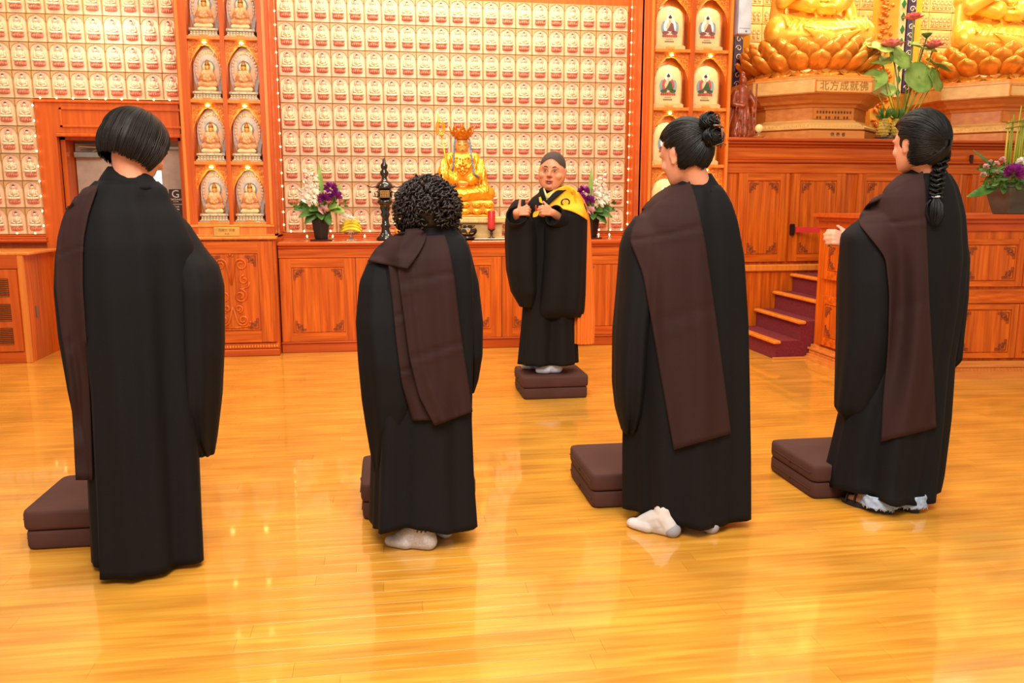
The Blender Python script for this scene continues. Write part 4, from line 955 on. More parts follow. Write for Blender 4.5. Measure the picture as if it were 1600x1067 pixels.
# tea lights on glass along the altar
for k, (px, lb) in enumerate(((480, 'far left end'), (520, 'left, before the vase'), (570, 'right of the bananas'), (783, 'right of the red candle'), (935, 'right of the right vase'), (952, 'far right end'))):
    q = at(px, 374, 7.9); o = thing('tea_light', 'tiny lit tea light on the altar, '+lb, 'candle', (q[0], 7.9, AZ), group='tea lights along the altar')
    obj('cup', MB().lathe([(.02, 0), (.024, .02), (.021, .02), (.018, .004)], 12, (q[0], 7.9, AZ)), 'glass', o); obj('flame', MB().ell((q[0], 7.9, AZ+.03), (.006, .006, .012), 7, 5), 'bulb', o)
# ================================================================ flowers
def puff(mb, c, r, n, L, w, seed, up=(0, -.3, 1), spread=1.0):
    """many-petalled bloom"""
    rg = random.Random(seed); up = Vector(up).normalized()
    for k in range(n):
        d = Vector((rg.gauss(0, 1), rg.gauss(0, 1), rg.gauss(0, 1))).normalized()
        if d.dot(up) < -.35: d = -d
        p0 = Vector(c)+d*r*.25; p1 = Vector(c)+d*r
        mb.leaf(p0, p1, w, 0, tuple(d.orthogonal()), 3, .3)
def arrangement(name, label, base, kind, sc=1.0, mirror=1, group=None):
    X, Y, Z = base; t = thing(name, label, 'flowers', base, group); mx = mirror
    P = lambda x, z, y=0: Vector((X+mx*x*sc, Y+y*sc, Z+z*sc))
    if kind == 'vase':
        m = MB(); m.frustum((X, Y), Z+.015, Z+.235*sc, 6, .058*sc, .092*sc, PI/6); obj('vase', m, 'black_vase', t, bevel=.004)
        m = MB(); m.bbox(X-.095, X+.095, Y-.07, Y+.07, Z, Z+.014, .004); obj('stand', m, 'dark_wood', t)
    rg = random.Random(7 if mirror > 0 else 8)
    blades = [((.02, .25), (.0, .62), .022), ((.1, .3), (.16, .45), .024)]
    for a, b, w in blades: obj('blade_leaf', MB().leaf(P(*a), P(*b), w*sc, 0, (0, -1, 0), 8, .1), 'leaf_light', t, solid=.002)
    for k, (a, b, w, dr) in enumerate([((-.03, .26), (-.2, .3), .045, .05), ((.0, .25), (-.12, .16), .04, .02), ((.03, .25), (.08, .14), .035, .02), ((.04, .26), (.2, .26), .04, .03), ((-.02, .26), (-.08, .3), .05, .06), ((.05, .26), (.14, .3), .045, .03), ((0, .25), (-.16, .22), .035, .03), ((-.01, .25), (.02, .17), .035, .0)]):
        obj('leaf', MB().leaf(P(a[0], a[1], -.02), P(b[0], b[1], -.09-.01*k), w*sc, dr*sc, (0, -.8, .6), 6, .25), ('leaf', 'leaf_light')[k in (5, 3)], t, smooth=True, solid=.002)
    m = MB()
    for (x, z) in ((-.18, .42), (-.16, .38), (-.21, .34), (-.1, .5), (-.05, .52), (.0, .45), (.1, .42), (.13, .36), (.05, .35), (.0, .34)): m.tube([P(0, .2), P(x*.5, z*.8, -.02), P(x, z, -.03)], .0035, 5)
    obj('stems', m, 'stem', t)
    for k, (x, z) in enumerate(((.09, .415), (.125, .35), (.04, .33))):
        m = MB(); puff(m, P(x, z, -.09), .062*sc, 60, 1, .012*sc, k+20); obj('purple_bloom', m, 'petal_purple', t)
    for k, (x, z, L) in enumerate(((-.085, .47, .16), (-.04, .46, .12), (-.12, .36, .1), (.17, .25, .1))):
        m = MB()
        for i in range(9): c = P(x+(.02 if i % 2 else -.02)*(1 if k < 3 else .4)+(i*.012 if k == 3 else 0), z-L/2+L*i/8*(1 if k < 3 else -.3), -.05-.01*(i % 3)); puff(m, c, .026*sc, 9, 1, .011*sc, k*31+i)
        obj('white_flower_spike', m, 'petal_white', t)
    for k, (x, z) in enumerate(((-.1, .33), (-.05, .30), (.03, .245), (-.03, .37))):
        m = MB(); puff(m, P(x, z, -.1), .05*sc, 16, 1, .022*sc, k+60); obj('white_bloom', m, 'petal_white' if k != 2 else 'petal_pink', t)
    m = MB()
    for k in range(50):
        a = rg.uniform(-.22, .2); z = rg.uniform(.24, .34); c = P(a, z, rg.uniform(-.08, 0)); d = Vector((rg.uniform(-1, 1), rg.uniform(-1, 0), rg.uniform(-.3, 1))).normalized(); m.leaf(c, c+d*.045, .011, 0, (0, -1, .2), 3, .2)
    tag(obj('small_leaves', m, 'leaf', t), kind='stuff')
    return t
q = at(502, 375, 7.6); arrangement('flower_vase', 'black vase of white and purple flowers left on the altar, near the bananas', (q[0], 7.64, AZ), 'vase', 1.1, 1, 'black flower vases on the altar')
q = at(921, 372, 7.64); arrangement('flower_vase', 'black vase of white and purple flowers right on the altar, behind the monk', (q[0]+.03, 7.72, AZ), 'vase', 1.05, -1, 'black flower vases on the altar')
# ---- big arrangement on the counter, cut by the right edge
q = at(1579, 329, 5.83); X, Y, Z = q[0]+.03, 5.86, CT
t = thing('flower_pot', 'grey square pot of purple and cream flowers with tall reeds on the counter', 'flowers', (X, Y, Z))
m = MB(); m.frustum((X, Y), Z, Z+.2, 4, .13, .2, PI/4); m.frustum((X, Y), Z+.2, Z+.215, 4, .208, .208, PI/4); obj('pot', m, 'pot_grey', t, bevel=.012)
rg = random.Random(4)
for k in range(9):
    x = X-.09+.022*k; b = rg.uniform(-.02, .02); obj('bamboo_reed', MB().tube([(x, Y, Z+.15), (x+b*.4, Y, Z+.5), (x+b, Y-.01, Z+.68+rg.uniform(0, .16))], [.009, .008, .004], 6), 'bamboo_yellow', t, smooth=True)
m = MB()
for zz in (.66, .7): m.tube([(X-.13, Y-.02, Z+zz-.02), (X, Y-.03, Z+zz), (X+.12, Y-.02, Z+zz)], .005, 5)
obj('cross_reeds', m, 'stem', t)
for k, (a, b, w, dr) in enumerate([((-.08, .25), (-.36, .42), .035, -.02), ((-.1, .24), (-.38, .02), .04, -.08), ((-.05, .26), (-.3, .27), .045, -.03), ((.1, .24), (.3, .3), .04, 0), ((-.05, .2), (-.02, .15), .04, .02), ((.02, .22), (.05, .12), .04, 0), ((-.1, .22), (-.18, .14), .035, .02)]):
    obj('long_leaf' if k < 4 else 'leaf', MB().leaf((X+a[0]-.03, Y-.05, Z+a[1]+.02), (X+b[0]-.1*(k < 4), Y-.12, Z+b[1]+.03), w, dr, (0, -.7, .7), 8, .25), 'leaf', t, smooth=True, solid=.002)
for k, (x, z, r_) in enumerate(((-.1, .27, .075), (.06, .38, .07), (.14, .28, .07))):
    m = MB(); puff(m, (X+x-.05, Y-.17, Z+z+.03), r_*1.1, 80, 1, .014, k+90); obj('purple_bloom', m, 'petal_purple', t)
for k, (x, z) in enumerate(((-.3, .27), (-.25, .36), (-.2, .35), (-.15, .38), (-.28, .33), (-.2, .29))):
    m = MB(); puff(m, (X+x-.06, Y-.12, Z+z+.02), .028, 14, 1, .012, k+120); obj('pink_flower', m, 'petal_pink', t)
for k in range(12):
    m = MB(); x = rg.uniform(-.06, .2); z = rg.uniform(.22, .45); puff(m, (X+x-.03, Y-.14-rg.uniform(0, .04), Z+z+.02), .042, 16, 1, .016, k+150); obj('cream_flower', m, 'petal_white', t)
m = MB()
for k in range(230):
    c = Vector((X+rg.uniform(-.36, .25), Y-.1+rg.uniform(-.06, .05), Z+rg.uniform(.19, .36))); d = Vector((rg.uniform(-1, 1), rg.uniform(-1, 0), rg.uniform(-.4, 1))).normalized(); m.leaf(c, c+d*.05, .012, 0, (0, -1, .2), 3, .2)
tag(obj('small_leaves', m, 'leaf', t), kind='stuff')
# ---- lotus flower arrangement, pineapples, apples on the shrine cabinet
SZ = 1.916
q = at(1405, 205, 7.8); X, Y = q[0], 7.8
t = thing('lotus_arrangement', 'tall arrangement of rose lotus flowers and big round leaves between the golden statues', 'flowers', (X, Y, SZ))
m = MB(); m.lathe([(.06, 0), (.1, .01), (.12, .1), (.14, .14), (.16, .15), (.13, .15), (.1, .1)], 20, (X, Y, SZ)); obj('dark_bowl', m, 'black_lacquer', t, smooth=True)
def lotus_flower(c, r, mt='petal_rose'):
    m = MB(); c = Vector(c)
    for ring, (n, tilt, L) in enumerate(((8, 20, 1.0), (7, 45, .85), (5, 68, .7))):
        for k in range(n):
            a = 2*PI*k/n+ring*.4; d = Vector((math.cos(a)*math.cos(R(tilt)), math.sin(a)*math.cos(R(tilt)), math.sin(R(tilt)))); m.leaf(c+d*.1*r, c+d*r*L, r*.26, 0, tuple(Vector((-d.x*.6, -d.y*.6, 1))), 5, .35)
    return m
def P2(px, py, Y_): return Vector(at(px, py, Y_))
base = Vector((X, Y, SZ+.12))
for (px, py, r_, yy) in ((1393, 67, .13, 7.68), (1427, 24, .11, 7.8), (1458, 68, .12, 7.72)):
    f = obj('lotus_bloom', lotus_flower(P2(px, py+8, yy), r_), 'petal_rose', t, smooth=True, solid=.003); c = P2(px, py+8, yy); obj('flower_stem', MB().tube([base, base*.4+c*.6+Vector((.03, 0, .0)), c], .007, 6), 'leaf_light', t, smooth=True)
m = MB(); c = P2(1448, 55, 7.75); m.lathe([(.006, -.03), (.03, -.01), (.05, .015), (.0, .02)], 12, tuple(c)); m.tube([base, base*.45+c*.55, c-Vector((0, 0, .03))], .007, 6); obj('seed_pod', m, 'leaf', t, smooth=True)
def lotus_leaf(c, r, nrm, seed, squash=1):
    nrm = Vector(nrm).normalized(); u = nrm.orthogonal().normalized(); v = nrm.cross(u); P = []; rg_ = random.Random(seed); ph = rg_.uniform(0, 6)
    for i in range(6):
        rr_ = r*i/5; P.append([Vector(c)+u*rr_*math.cos(2*PI*k/20)+v*rr_*squash*math.sin(2*PI*k/20)+nrm*(.12*r*(i/5)**2+.07*r*(i/5)**2*math.sin(5*2*PI*k/20+ph)) for k in range(20)])
    return MB().grid(P, closed=True)
for k, (px, py, r_, nr_) in enumerate(((1374, 76, .14, (.1, -.5, .9)), (1362, 128, .15, (-.5, -.5, .6)), (1378, 96, .11, (-.2, -.4, .8)), (1405, 92, .13, (.2, -.8, .5)), (1435, 122, .16, (0, -.95, .3)), (1460, 125, .13, (.5, -.8, .3)), (1440, 75, .15, (.2, -.4, .9)), (1466, 104, .14, (.4, -.3, .9)), (1384, 140, .1, (-.1, -.7, .6)))):
    c = P2(px, py, 7.66+.015*k); lf = obj('lotus_leaf', lotus_leaf(c, r_, nr_, k), 'lotus_leaf', t, smooth=True, solid=.003); obj('leaf_stem', MB().tube([base, base*.5+c*.5+Vector((.02*(k % 3-1), 0, -.03)), c], .006, 5), 'bamboo_yellow', lf, smooth=True)
for k, (px, h) in enumerate(((1380, .135), (1400, .14))):
    q = at(px, 208, 7.6); X, Y = q[0], 7.6; z = SZ+.03
    o = thing('pineapple', ('left' if k == 0 else 'right')+' pineapple of the pair in front of the lotus arrangement', 'fruit', (X, Y, z), group='pineapples under the lotus arrangement')
    m = MB(); m.ell((X, Y, z+.085), (.06, .06, .088), 18, 12); bd = obj('fruit_body', m, 'pineapple_skin', o, smooth=True); m = MB()
    for i in range(8):
        th = PI*(i+1)/9.5
        for j in range(14): a = 2*PI*(j+.5*(i % 2))/14; m.ell((X+.06*math.sin(th)*math.cos(a), Y+.06*math.sin(th)*math.sin(a), z+.085+.088*math.cos(th)), (.010, .010, .008), 5, 4)
    obj('eyes', m, 'pineapple_skin', bd); m = MB(); rg = random.Random(k)
    for i in range(34): a = rg.uniform(0, 2*PI); e = rg.uniform(.15, 1.2); m.leaf((X, Y, z+.165), (X+.09*math.cos(a)*math.cos(e), Y+.09*math.sin(a)*math.cos(e), z+.17+.13*math.sin(e)), .009, 0, (math.cos(a+1.57), math.sin(a+1.57), .2), 4, .2)
    obj('leaf_crown', m, 'leaf', o)
q = at(1390, 213, 7.6); dd = thing('fruit_dish', 'glass dish under the two pineapples', 'dish', (q[0], 7.6, SZ)); obj('dish', MB().lathe([(.08, 0), (.08, .008), (.03, .012), (.1, .02), (.15, .03), (.152, .034), (.06, .026), (0, .024)], 24, (q[0], 7.6, SZ)), 'glass', dd, smooth=True)
q = at(1463, 200, 7.6)
dd = thing('fruit_dish', 'glass dish under the apples behind the ponytailed woman', 'dish', (q[0], 7.6, SZ)); obj('dish', MB().lathe([(.07, 0), (.07, .008), (.03, .02), (.1, .03), (.13, .045), (.132, .048), (.06, .036), (0, .034)], 24, (q[0], 7.6, SZ)), 'glass', dd, smooth=True)
for k, (px, py) in enumerate(((1478, 207), (1468, 206), (1458, 206), (1474, 197), (1464, 196), (1470, 187))):
    q2 = at(px, py, 7.57); z = max(q2[2], SZ+.075)
    o = thing('apple', 'red apple beside the ponytailed head, '+('right end of the bottom row', 'middle of the bottom row', 'left end of the bottom row', 'right of the middle row', 'left of the middle row', 'topmost')[k], 'fruit', (q2[0], 7.57, z), group='apples in the glass dish')
    m = MB(); m.lathe([(.004, .026), (.014, .033), (.028, .03), (.037, .012), (.036, -.008), (.026, -.028), (.012, -.034), (.003, -.03)], 16, (q2[0], 7.57, z)); obj('apple_body', m, 'apple', o, smooth=True); obj('stem', MB().cap((q2[0], 7.57, z+.026), (q2[0]+.004, 7.57, z+.042), .002), 'banana_tip', o)
# ================================================================ kneeling cushions
def cushion(label, x0, x1, y0, y1, z, h=.079):
    t = thing('kneeling_cushion', label, 'cushion', ((x0+x1)/2, (y0+y1)/2, z), group='brown kneeling cushions')
    hx, hy = (x1-x0)/2, (y1-y0)/2; cx, cy = (x0+x1)/2, (y0+y1)/2; m = MB(); n = 14; P = []
    prof = [(0, .0), (.86, .0), (.97, .05), (1.0, .2), (1.0, .8), (.975, .95), (.9, 1.0), (0, 1.02)]
    for s, u in prof:
        row = []
        for k in range(48):
            a = 2*PI*(k+.5)/48; ca, sa = math.cos(a), math.sin(a); e = .12
            px = math.copysign(abs(ca)**e, ca); py = math.copysign(abs(sa)**e, sa); row.append((cx+px*(hx-(1-s)*.12 if s > .5 else 0), cy+py*(hy-(1-s)*.12 if s > .5 else 0), z+h*u))
        P.append(row)
    m.grid(P, closed=True); b = obj('cushion_body', m, 'cushion_brown', t, smooth=True)
    m = MB(); m.tube([(x0-.001, y0+.03, z+h*.5), (x0-.001, y1-.03, z+h*.5)], .0025, 4); m.tube([(x0+.03, y1+.001, z+h*.5), (x1-.03, y1+.001, z+h*.5)], .0025, 4); obj('seam', m, 'cushion_brown', b)
    m = MB(); m.box(x0-.006, x0-.001, (y0+y1)/2-.006, (y0+y1)/2+.006, z+h*.35, z+h*.5); obj('zip_pull', m, 'dark_gap', b)
for who, x0, x1, y0, y1 in (('left of the person with bobbed hair', -1.41, -.93, 3.28, 3.74), ('in front of the curly haired person', -.13, .36, 3.40, 3.84), ('left of the person with hair bun', .865, 1.34, 3.385, 3.86), ('left of the person with long ponytail', 1.88, 2.36, 3.35, 3.80), ('under the monk', .9, 1.36, 5.45, 5.87)):
    cushion('lower brown kneeling cushion '+who, x0+.005, x1-.005, y0+.005, y1, 0); cushion('upper brown kneeling cushion '+who, x0, x1, y0, y1-.005, .08)
# ================================================================ people
def smooth_interp(keys, ts):
    k = np.array(keys, dtype=float); T = k[:, 0]; out = []
    dense = np.linspace(T[0], T[-1], 400)
    cols = []
    for c in range(1, k.shape[1]):
        v = np.interp(dense, T, k[:, c]); w = 6; ker = np.hanning(2*w+1); ker /= ker.sum(); pad = np.concatenate([2*v[0]-v[w:0:-1], v, 2*v[-1]-v[-2:-w-2:-1]]); v = np.convolve(pad, ker, 'valid'); cols.append(np.interp(ts, dense, v))
    return np.array(cols).T
def cloth_loft(rings, Yc, rot=0, nseg=72, rows=54, folds=(.005, .024), ns=(4, 7, 11), seed=0, close_bottom=False, yoff=0, e=1.0, hem=None, pleat=0):
    """a hanging garment: rings given as (picture height, left, right, half depth[, forward shift]) measured on the plane through the wearer"""
    keys = []
    for r in rings:
        y, xl, xr, d = r[:4]; sh = r[4] if len(r) > 4 else 0
        a = at(xl, y, Yc+yoff); b = at(xr, y, Yc+yoff); keys.append((y, (a[0]+b[0])/2, Yc+yoff+sh, (a[2]+b[2])/2, (b[0]-a[0])/2, d))
    ts = np.linspace(keys[0][0], keys[-1][0], rows); K = smooth_interp(keys, ts); rg = random.Random(seed); ph = [rg.uniform(0, 6.28) for _ in ns]; ph2 = [rg.uniform(-1.5, 1.5) for _ in ns]
    P = []
    for i, (cx, cy, cz, hw, hd) in enumerate(K):
        u = i/(rows-1); row = []; amp = folds[0]+(folds[1]-folds[0])*u
        for k in range(nseg):
            a = 2*PI*k/nseg; f = sum((1-2*abs(math.sin(.5*(n*a+p+q*u)))**1.3)/(1+j*.35) for j, (n, p, q) in enumerate(zip(ns, ph, ph2)))/1.5
            if pleat: f += pleat*abs(math.sin(a*9+.6*math.sin(3*u)))
            ca, sa = math.cos(a), math.sin(a); 
            if e != 1: ca = math.copysign(abs(ca)**e, ca); sa = math.copysign(abs(sa)**e, sa)
            x = (hw+amp*f*min(1, hw*8))*ca; y = (hd+amp*f*1.3)*sa; xr = x*math.cos(rot)-y*math.sin(rot) if rot else x; yr = x*math.sin(rot)+y*math.cos(rot) if rot else y
            z = cz+(hem(a)*max(0, u*1.6-.6) if hem else 0)
            row.append((cx+xr, cy+yr, z))
        P.append(row)
    if close_bottom:
        c = np.array(P[-1]).mean(0); P.append([tuple(c+(np.array(q)-c)*.35+np.array((0, 0, -.004))) for q in P[-1]])
    m = MB(); m.grid(P, closed=True); return m
def bvh_of(mbs):
    v = []; f = []
    for m in mbs: o = len(v); v += m.v; f += [tuple(i+o for i in q) for q in m.f]
    return BVHTree.FromPolygons(v, f)
def drape(mbs, left, right, Yc, nu=26, nv=60, off=.014, wrap=0, over=0, seed=0, fold=.004, sgn=1, foldn=3.5, creases=(.36, .66)):
    """lay a sheet on the clothed figure: edges measured in the picture, depth taken from the real surfaces below it"""
    T = bvh_of(mbs); t = np.linspace(0, 1, len(left)); tv = np.linspace(0, 1, nv)
    L = np.stack([np.interp(tv, t, [p[i] for p in left]) for i in (0, 1)], 1); Rr = np.stack([np.interp(tv, t, [p[i] for p in right]) for i in (0, 1)], 1)
    def sm(A):
        for _ in range(2):
            B = A.copy(); B[1:-1] = (A[:-2]+2*A[1:-1]+A[2:])/4; A = B
        return A
    L = sm(L); Rr = sm(Rr); D = np.full((nv, nu), np.nan); dirs = np.zeros((nv, nu, 3)); C = Vector((0, 0, CAM_H))
    for i in range(nv):
        for j in range(nu):
            p = L[i]+(Rr[i]-L[i])*j/(nu-1); d = Vector(ray(*p)).normalized(); dirs[i, j] = d; h = T.ray_cast(C, d)
            if h[0] is not None: D[i, j] = h[3]
    med = np.nanmedian(D)
    for i in range(nv):
        ok = ~np.isnan(D[i])
        if ok.any(): D[i] = np.interp(np.arange(nu), np.arange(nu)[ok], D[i][ok])
    okr = ~np.isnan(D[:, 0])
    for j in range(nu): D[:, j] = np.interp(np.arange(nv), np.arange(nv)[okr], D[okr, j])
    raw = D.copy()
    for _ in range(10):
        E = np.pad(D, 1, mode='edge'); D = np.minimum((E[:-2, 1:-1]+E[2:, 1:-1]+E[1:-1, :-2]+E[1:-1, 2:]+4*D)/8, raw)
    rg = random.Random(seed); ph = rg.uniform(0, 6)
    P = []
    for i in range(nv):
        row = []
        for j in range(nu):
            u = j/(nu-1); f = fold*(math.sin(foldn*2*PI*u+ph+1.5*i/nv)+.5*math.sin(foldn*3.7*u+2*ph))*min(1, .25+i/nv*1.3)
            vv = i/nv+.05*u; f += sum(.007*math.exp(-((vv-v0)/.011)**2)-.005*math.exp(-((vv-v0-.022)/.012)**2) for v0 in creases)
            row.append(Vector((0, 0, CAM_H))+Vector(dirs[i, j])*float(D[i, j]-off-abs(fold)*1.2+f))
        if wrap:
            a, b = row[0], row[1]; row = [a+Vector((.03, .17, 0)), a+Vector((.0, .1, 0)), a+Vector((-.006, .04, 0))]+row
        P.append(row)
    if over:      # carry the cloth over the shoulder and down the far side
        top = P[0]; extra = []
        for k in range(1, 15):
            row = []
            for q in top:
                y = q.y+(.035*k if k <= 6 else .21+.006*(k-6)); z = q.z-(.0 if k <= 6 else .055*(k-6)); h = T.ray_cast(Vector((q.x, y, 3)), Vector((0, 0, -1)))
                if k <= 6: pv = (extra[-1][len(row)] if extra else q); hit = h[0] is not None and h[0].z > q.z-.06; z = min(h[0].z+.012, q.z+.025) if hit else pv.z-.03; y = y if hit else pv.y+.004
                else:
                    pv = extra[-1][len(row)]; z = pv.z-.05; h = T.ray_cast(Vector((q.x, Yc+1, z)), Vector((0, -1, 0))); y = (h[0].y+.014) if h[0] is not None and abs(h[0].y-pv.y) < .15 else pv.y
                row.append(Vector((q.x, y, z)))
            extra.append(row)
        for _ in range(4):
            for row in extra:
                zs = [v.z for v in row]; ys_ = [v.y for v in row]
                for j in range(1, len(row)-1): row[j].z = (zs[j-1]+2*zs[j]+zs[j+1])/4; row[j].y = (ys_[j-1]+2*ys_[j]+ys_[j+1])/4
        P = extra[::-1]+P
    m = MB(); m.grid(P); return m
def hand(mb, wrist, d, n, side, curl=(55, 70, 45), scale=1.0, thumb=None, spread=4):
    """palm, four fingers of different length and a thumb; d = pointing direction, n = back-of-hand normal, side = +1 thumb on d x n side"""
    d = Vector(d).normalized(); n = Vector(n); n = (n-d*n.dot(d)).normalized(); s = d.cross(n)*side; w = Vector(wrist); S = scale
    knl = [(.03, .085, .044), (.01, .09, .049), (-.01, .086, .045), (-.029, .077, .036)]
    for i, (o, L, fl_) in enumerate(knl):
        k = w+s*o*S+d*L*S; mb.cap(w+s*o*.5*S, k, .012*S, .0105*S, 8); p = k; ang = 0
        for j, (q, rr_) in enumerate(((1, .0092), (.62, .0085), (.5, .0078))):
            ang += R(curl[j]); dd = (d*math.cos(ang)-n*math.sin(ang)+s*math.sin(R((1.5-i)*spread))*.6).normalized(); p2 = p+dd*fl_*q*S; mb.cap(p, p2, rr_*S, rr_*.93*S, 8); p = p2
    b = w+s*.022*S+d*.022*S; T = thumb or (.75, .55, -.35); d1 = (s*T[0]+d*T[1]+n*T[2]).normalized(); p1 = b+d1*.034*S; mb.cap(b, p1, .014*S, .0115*S, 8); d2 = (d1+d*.55-s*.2).normalized() if thumb is None else d1; mb.cap(p1, p1+d2*.024*S, .011*S, .0098*S, 8); mb.cap(p1+d2*.024*S, p1+d2*.038*S, .0098*S, .0085*S, 8)
HEAD = [(.117, .006, -.022, -.034), (.112, .03, .012, -.058), (.1, .049, .038, -.08), (.08, .064, .062, -.097), (.055, .0725, .078, -.105), (.03, .0755, .0855, -.107), (.012, .0745, .0855, -.103), (-.004, .0735, .0785, -.097), (-.025, .0715, .081, -.086), (-.05, .0665, .0805, -.066), (-.07, .0595, .079, -.045), (-.088, .05, .0775, -.02), (-.102, .038, .0735, .008), (-.112, .022, .065, .028), (-.117, .008, .055, .04)]
def head_mb(mb, c, Rm, S=1.0, ears=True, jaw=1.0):
    st = len(mb.v); P = []
    for z, w, f, b in HEAD:
        w = w*(1+(jaw-1)*min(1, max(0, (.03-z)/.06))); row = []; cy = (f+b)/2; hd = (f-b)/2
        for k in range(36):
            a = 2*PI*k/36; e = .86 if z < .05 else .95
            row.append((math.copysign(abs(math.cos(a))**e, math.cos(a))*w, cy+math.copysign(abs(math.sin(a))**e, math.sin(a))*hd, z))
        P.append(row)
    mb.grid(P, closed=True); mb.add(P[0], [tuple(range(36))]); mb.add(P[-1], [tuple(range(36))[::-1]])
    for s in (-1, 1):
        mb.ell((s*.038*jaw, .056, -.028), (.026, .026, .024), 10, 8); mb.ell((s*.03, .076, .022), (.024, .0125, .007), 8, 6)
        mb.ell((s*.03, .074, -.002), (.017, .008, .011), 8, 6)
        if ears:
            mb.ell((s*.077, -.008, -.006), (.006, .018, .03), 10, 8, Matrix.Rotation(s*R(-18), 3, 'Z')); mb.ell((s*.083, -.016, .006), (.0045, .013, .018), 8, 6); mb.ell((s*.0765, .0, -.03), (.006, .009, .011), 8, 6)
    mb.cap((0, .08, .012), (0, .1, -.022), .0075, .0115, 8)
    for s in (-1, 1): mb.ell((s*.0115, .09, -.0275), (.0075, .01, .007), 8, 6)
    mb.ell((0, .079, -.0545), (.023, .0115, .0065), 10, 6); mb.ell((0, .0775, -.066), (.019, .0115, .0065), 10, 6); mb.ell((0, .073, -.09), (.02, .012, .013), 10, 6)
    mb.xf(Matrix.Translation(c) @ Rm.to_4x4() @ Matrix.Diagonal((S, S, S, 1)), st)
def person(label, pos, h, yaw, headc, hrot, skin='skin', shw=.165, elbows=None, wrists=None, feet=None, hands=None, voxel=.006, S=1.0, jaw=1.0, z0=0, shz=.785):
    root = thing('person', label, 'person', (pos[0], pos[1], z0), group=None)
    Y = rz(yaw); T = Matrix.Translation((pos[0], pos[1], z0)) @ Y; g = lambda *p: T @ Vector(p)
    m = MB(); Rm = Euler(hrot, 'XYZ').to_matrix() if not isinstance(hrot, Matrix) else hrot; H = Vector(headc)
    head_mb(m, H, Rm, S, jaw=jaw)
    nb = H+Rm @ Vector((0, -.03, -.05)); c7 = g(0, -.01, .845*h); m.cap(c7, nb, .056, .05)
    sh = [g(s*shw*.78, .01, shz*h) for s in (-1, 1)]; hp = [g(s*.06, .01, .5*h) for s in (-1, 1)]
    m.cap(sh[0], sh[1], .045); m.cap(g(0, 0, .8*h), g(0, 0, .5*h), .07, .085); m.cap(g(-.05, .0, .72*h), g(.05, .0, .72*h), .08); m.cap(hp[0], hp[1], .075)
    el = elbows or [g(s*(shw+.04), -.02, .62*h) for s in (-1, 1)]; wr = wrists or [g(s*.05, .22, .63*h) for s in (-1, 1)]
    for i in (0, 1):
        m.cap(sh[i], el[i], .042, .034); m.cap(el[i], wr[i], .036, .025)
        if hands and hands[i]: hand(m, wr[i], *hands[i][0], **hands[i][1])
        else: d = (Vector(wr[i])-Vector(el[i])).normalized(); hand(m, wr[i], d, (Y @ Vector((1 if i else -1, 0, .3))), -1 if i else 1, curl=(30, 40, 25))
        kn = g((-.09, .09)[i], .02, .27*h)
        if feet:
            he, to = Vector(feet[i][0]), Vector(feet[i][1]); u = (to-he).normalized(); an = he+u*.045+Vector((0, 0, .075)); m.cap(hp[i], kn, .07, .05); m.cap(kn, an, .05, .03)
            foot(m, he+u*.008+Vector((0, 0, .004)), to-u*.012+Vector((0, 0, .004)), 1.0, .8)
    b = obj('body', m, skin, root, remesh=voxel, smoothit=3)
    return root, Rm, H, b
def foot(m, he, to, r=1.0, th=1.0):
    he = Vector(he); to = Vector(to); L = (to-he).length; u = (to-he)/L; sd = Vector((-u.y, u.x, 0)); n0 = m.cap; cap = lambda p, q, a_, b_, k: n0(p, q, a_*th, b_*th, k); Z = Vector((0, 0, 1))
    cap(he+u*.032+Z*.034*r, he+u*.058+Z*.085, .033*r, .035*r, 12); cap(he+u*.03+Z*.032, he+u*L*.72+Z*.027, .031*r, .027*r, 12)
    cap(he+u*.066+Z*.078, he+u*L*.68+Z*.034, .036*r, .028*r, 12); cap(he+u*.07+Z*.05, he+u*L*.6+Z*.03, .035*r, .03*r, 12)
    cap(he+u*L*.55+sd*.016+Z*.026, to-u*.026+sd*.01+Z*.023, .026*r, .021*r, 10); cap(he+u*L*.55-sd*.016+Z*.026, to-u*.036-sd*.014+Z*.021, .025*r, .019*r, 10)
def sock(root, he, to, mats, top=.12, z0=0, name='sock', tipmat=None):
    m = MB(); foot(m, he, to, 1.1); he = Vector(he); to = Vector(to); u = (to-he).normalized(); m.cap(he+u*.055+Vector((0, 0, .07)), he+u*.06+Vector((0, 0, top)), .04, .038)
    st = obj(name, m, mats, root, remesh=.0045, smoothit=3); return st
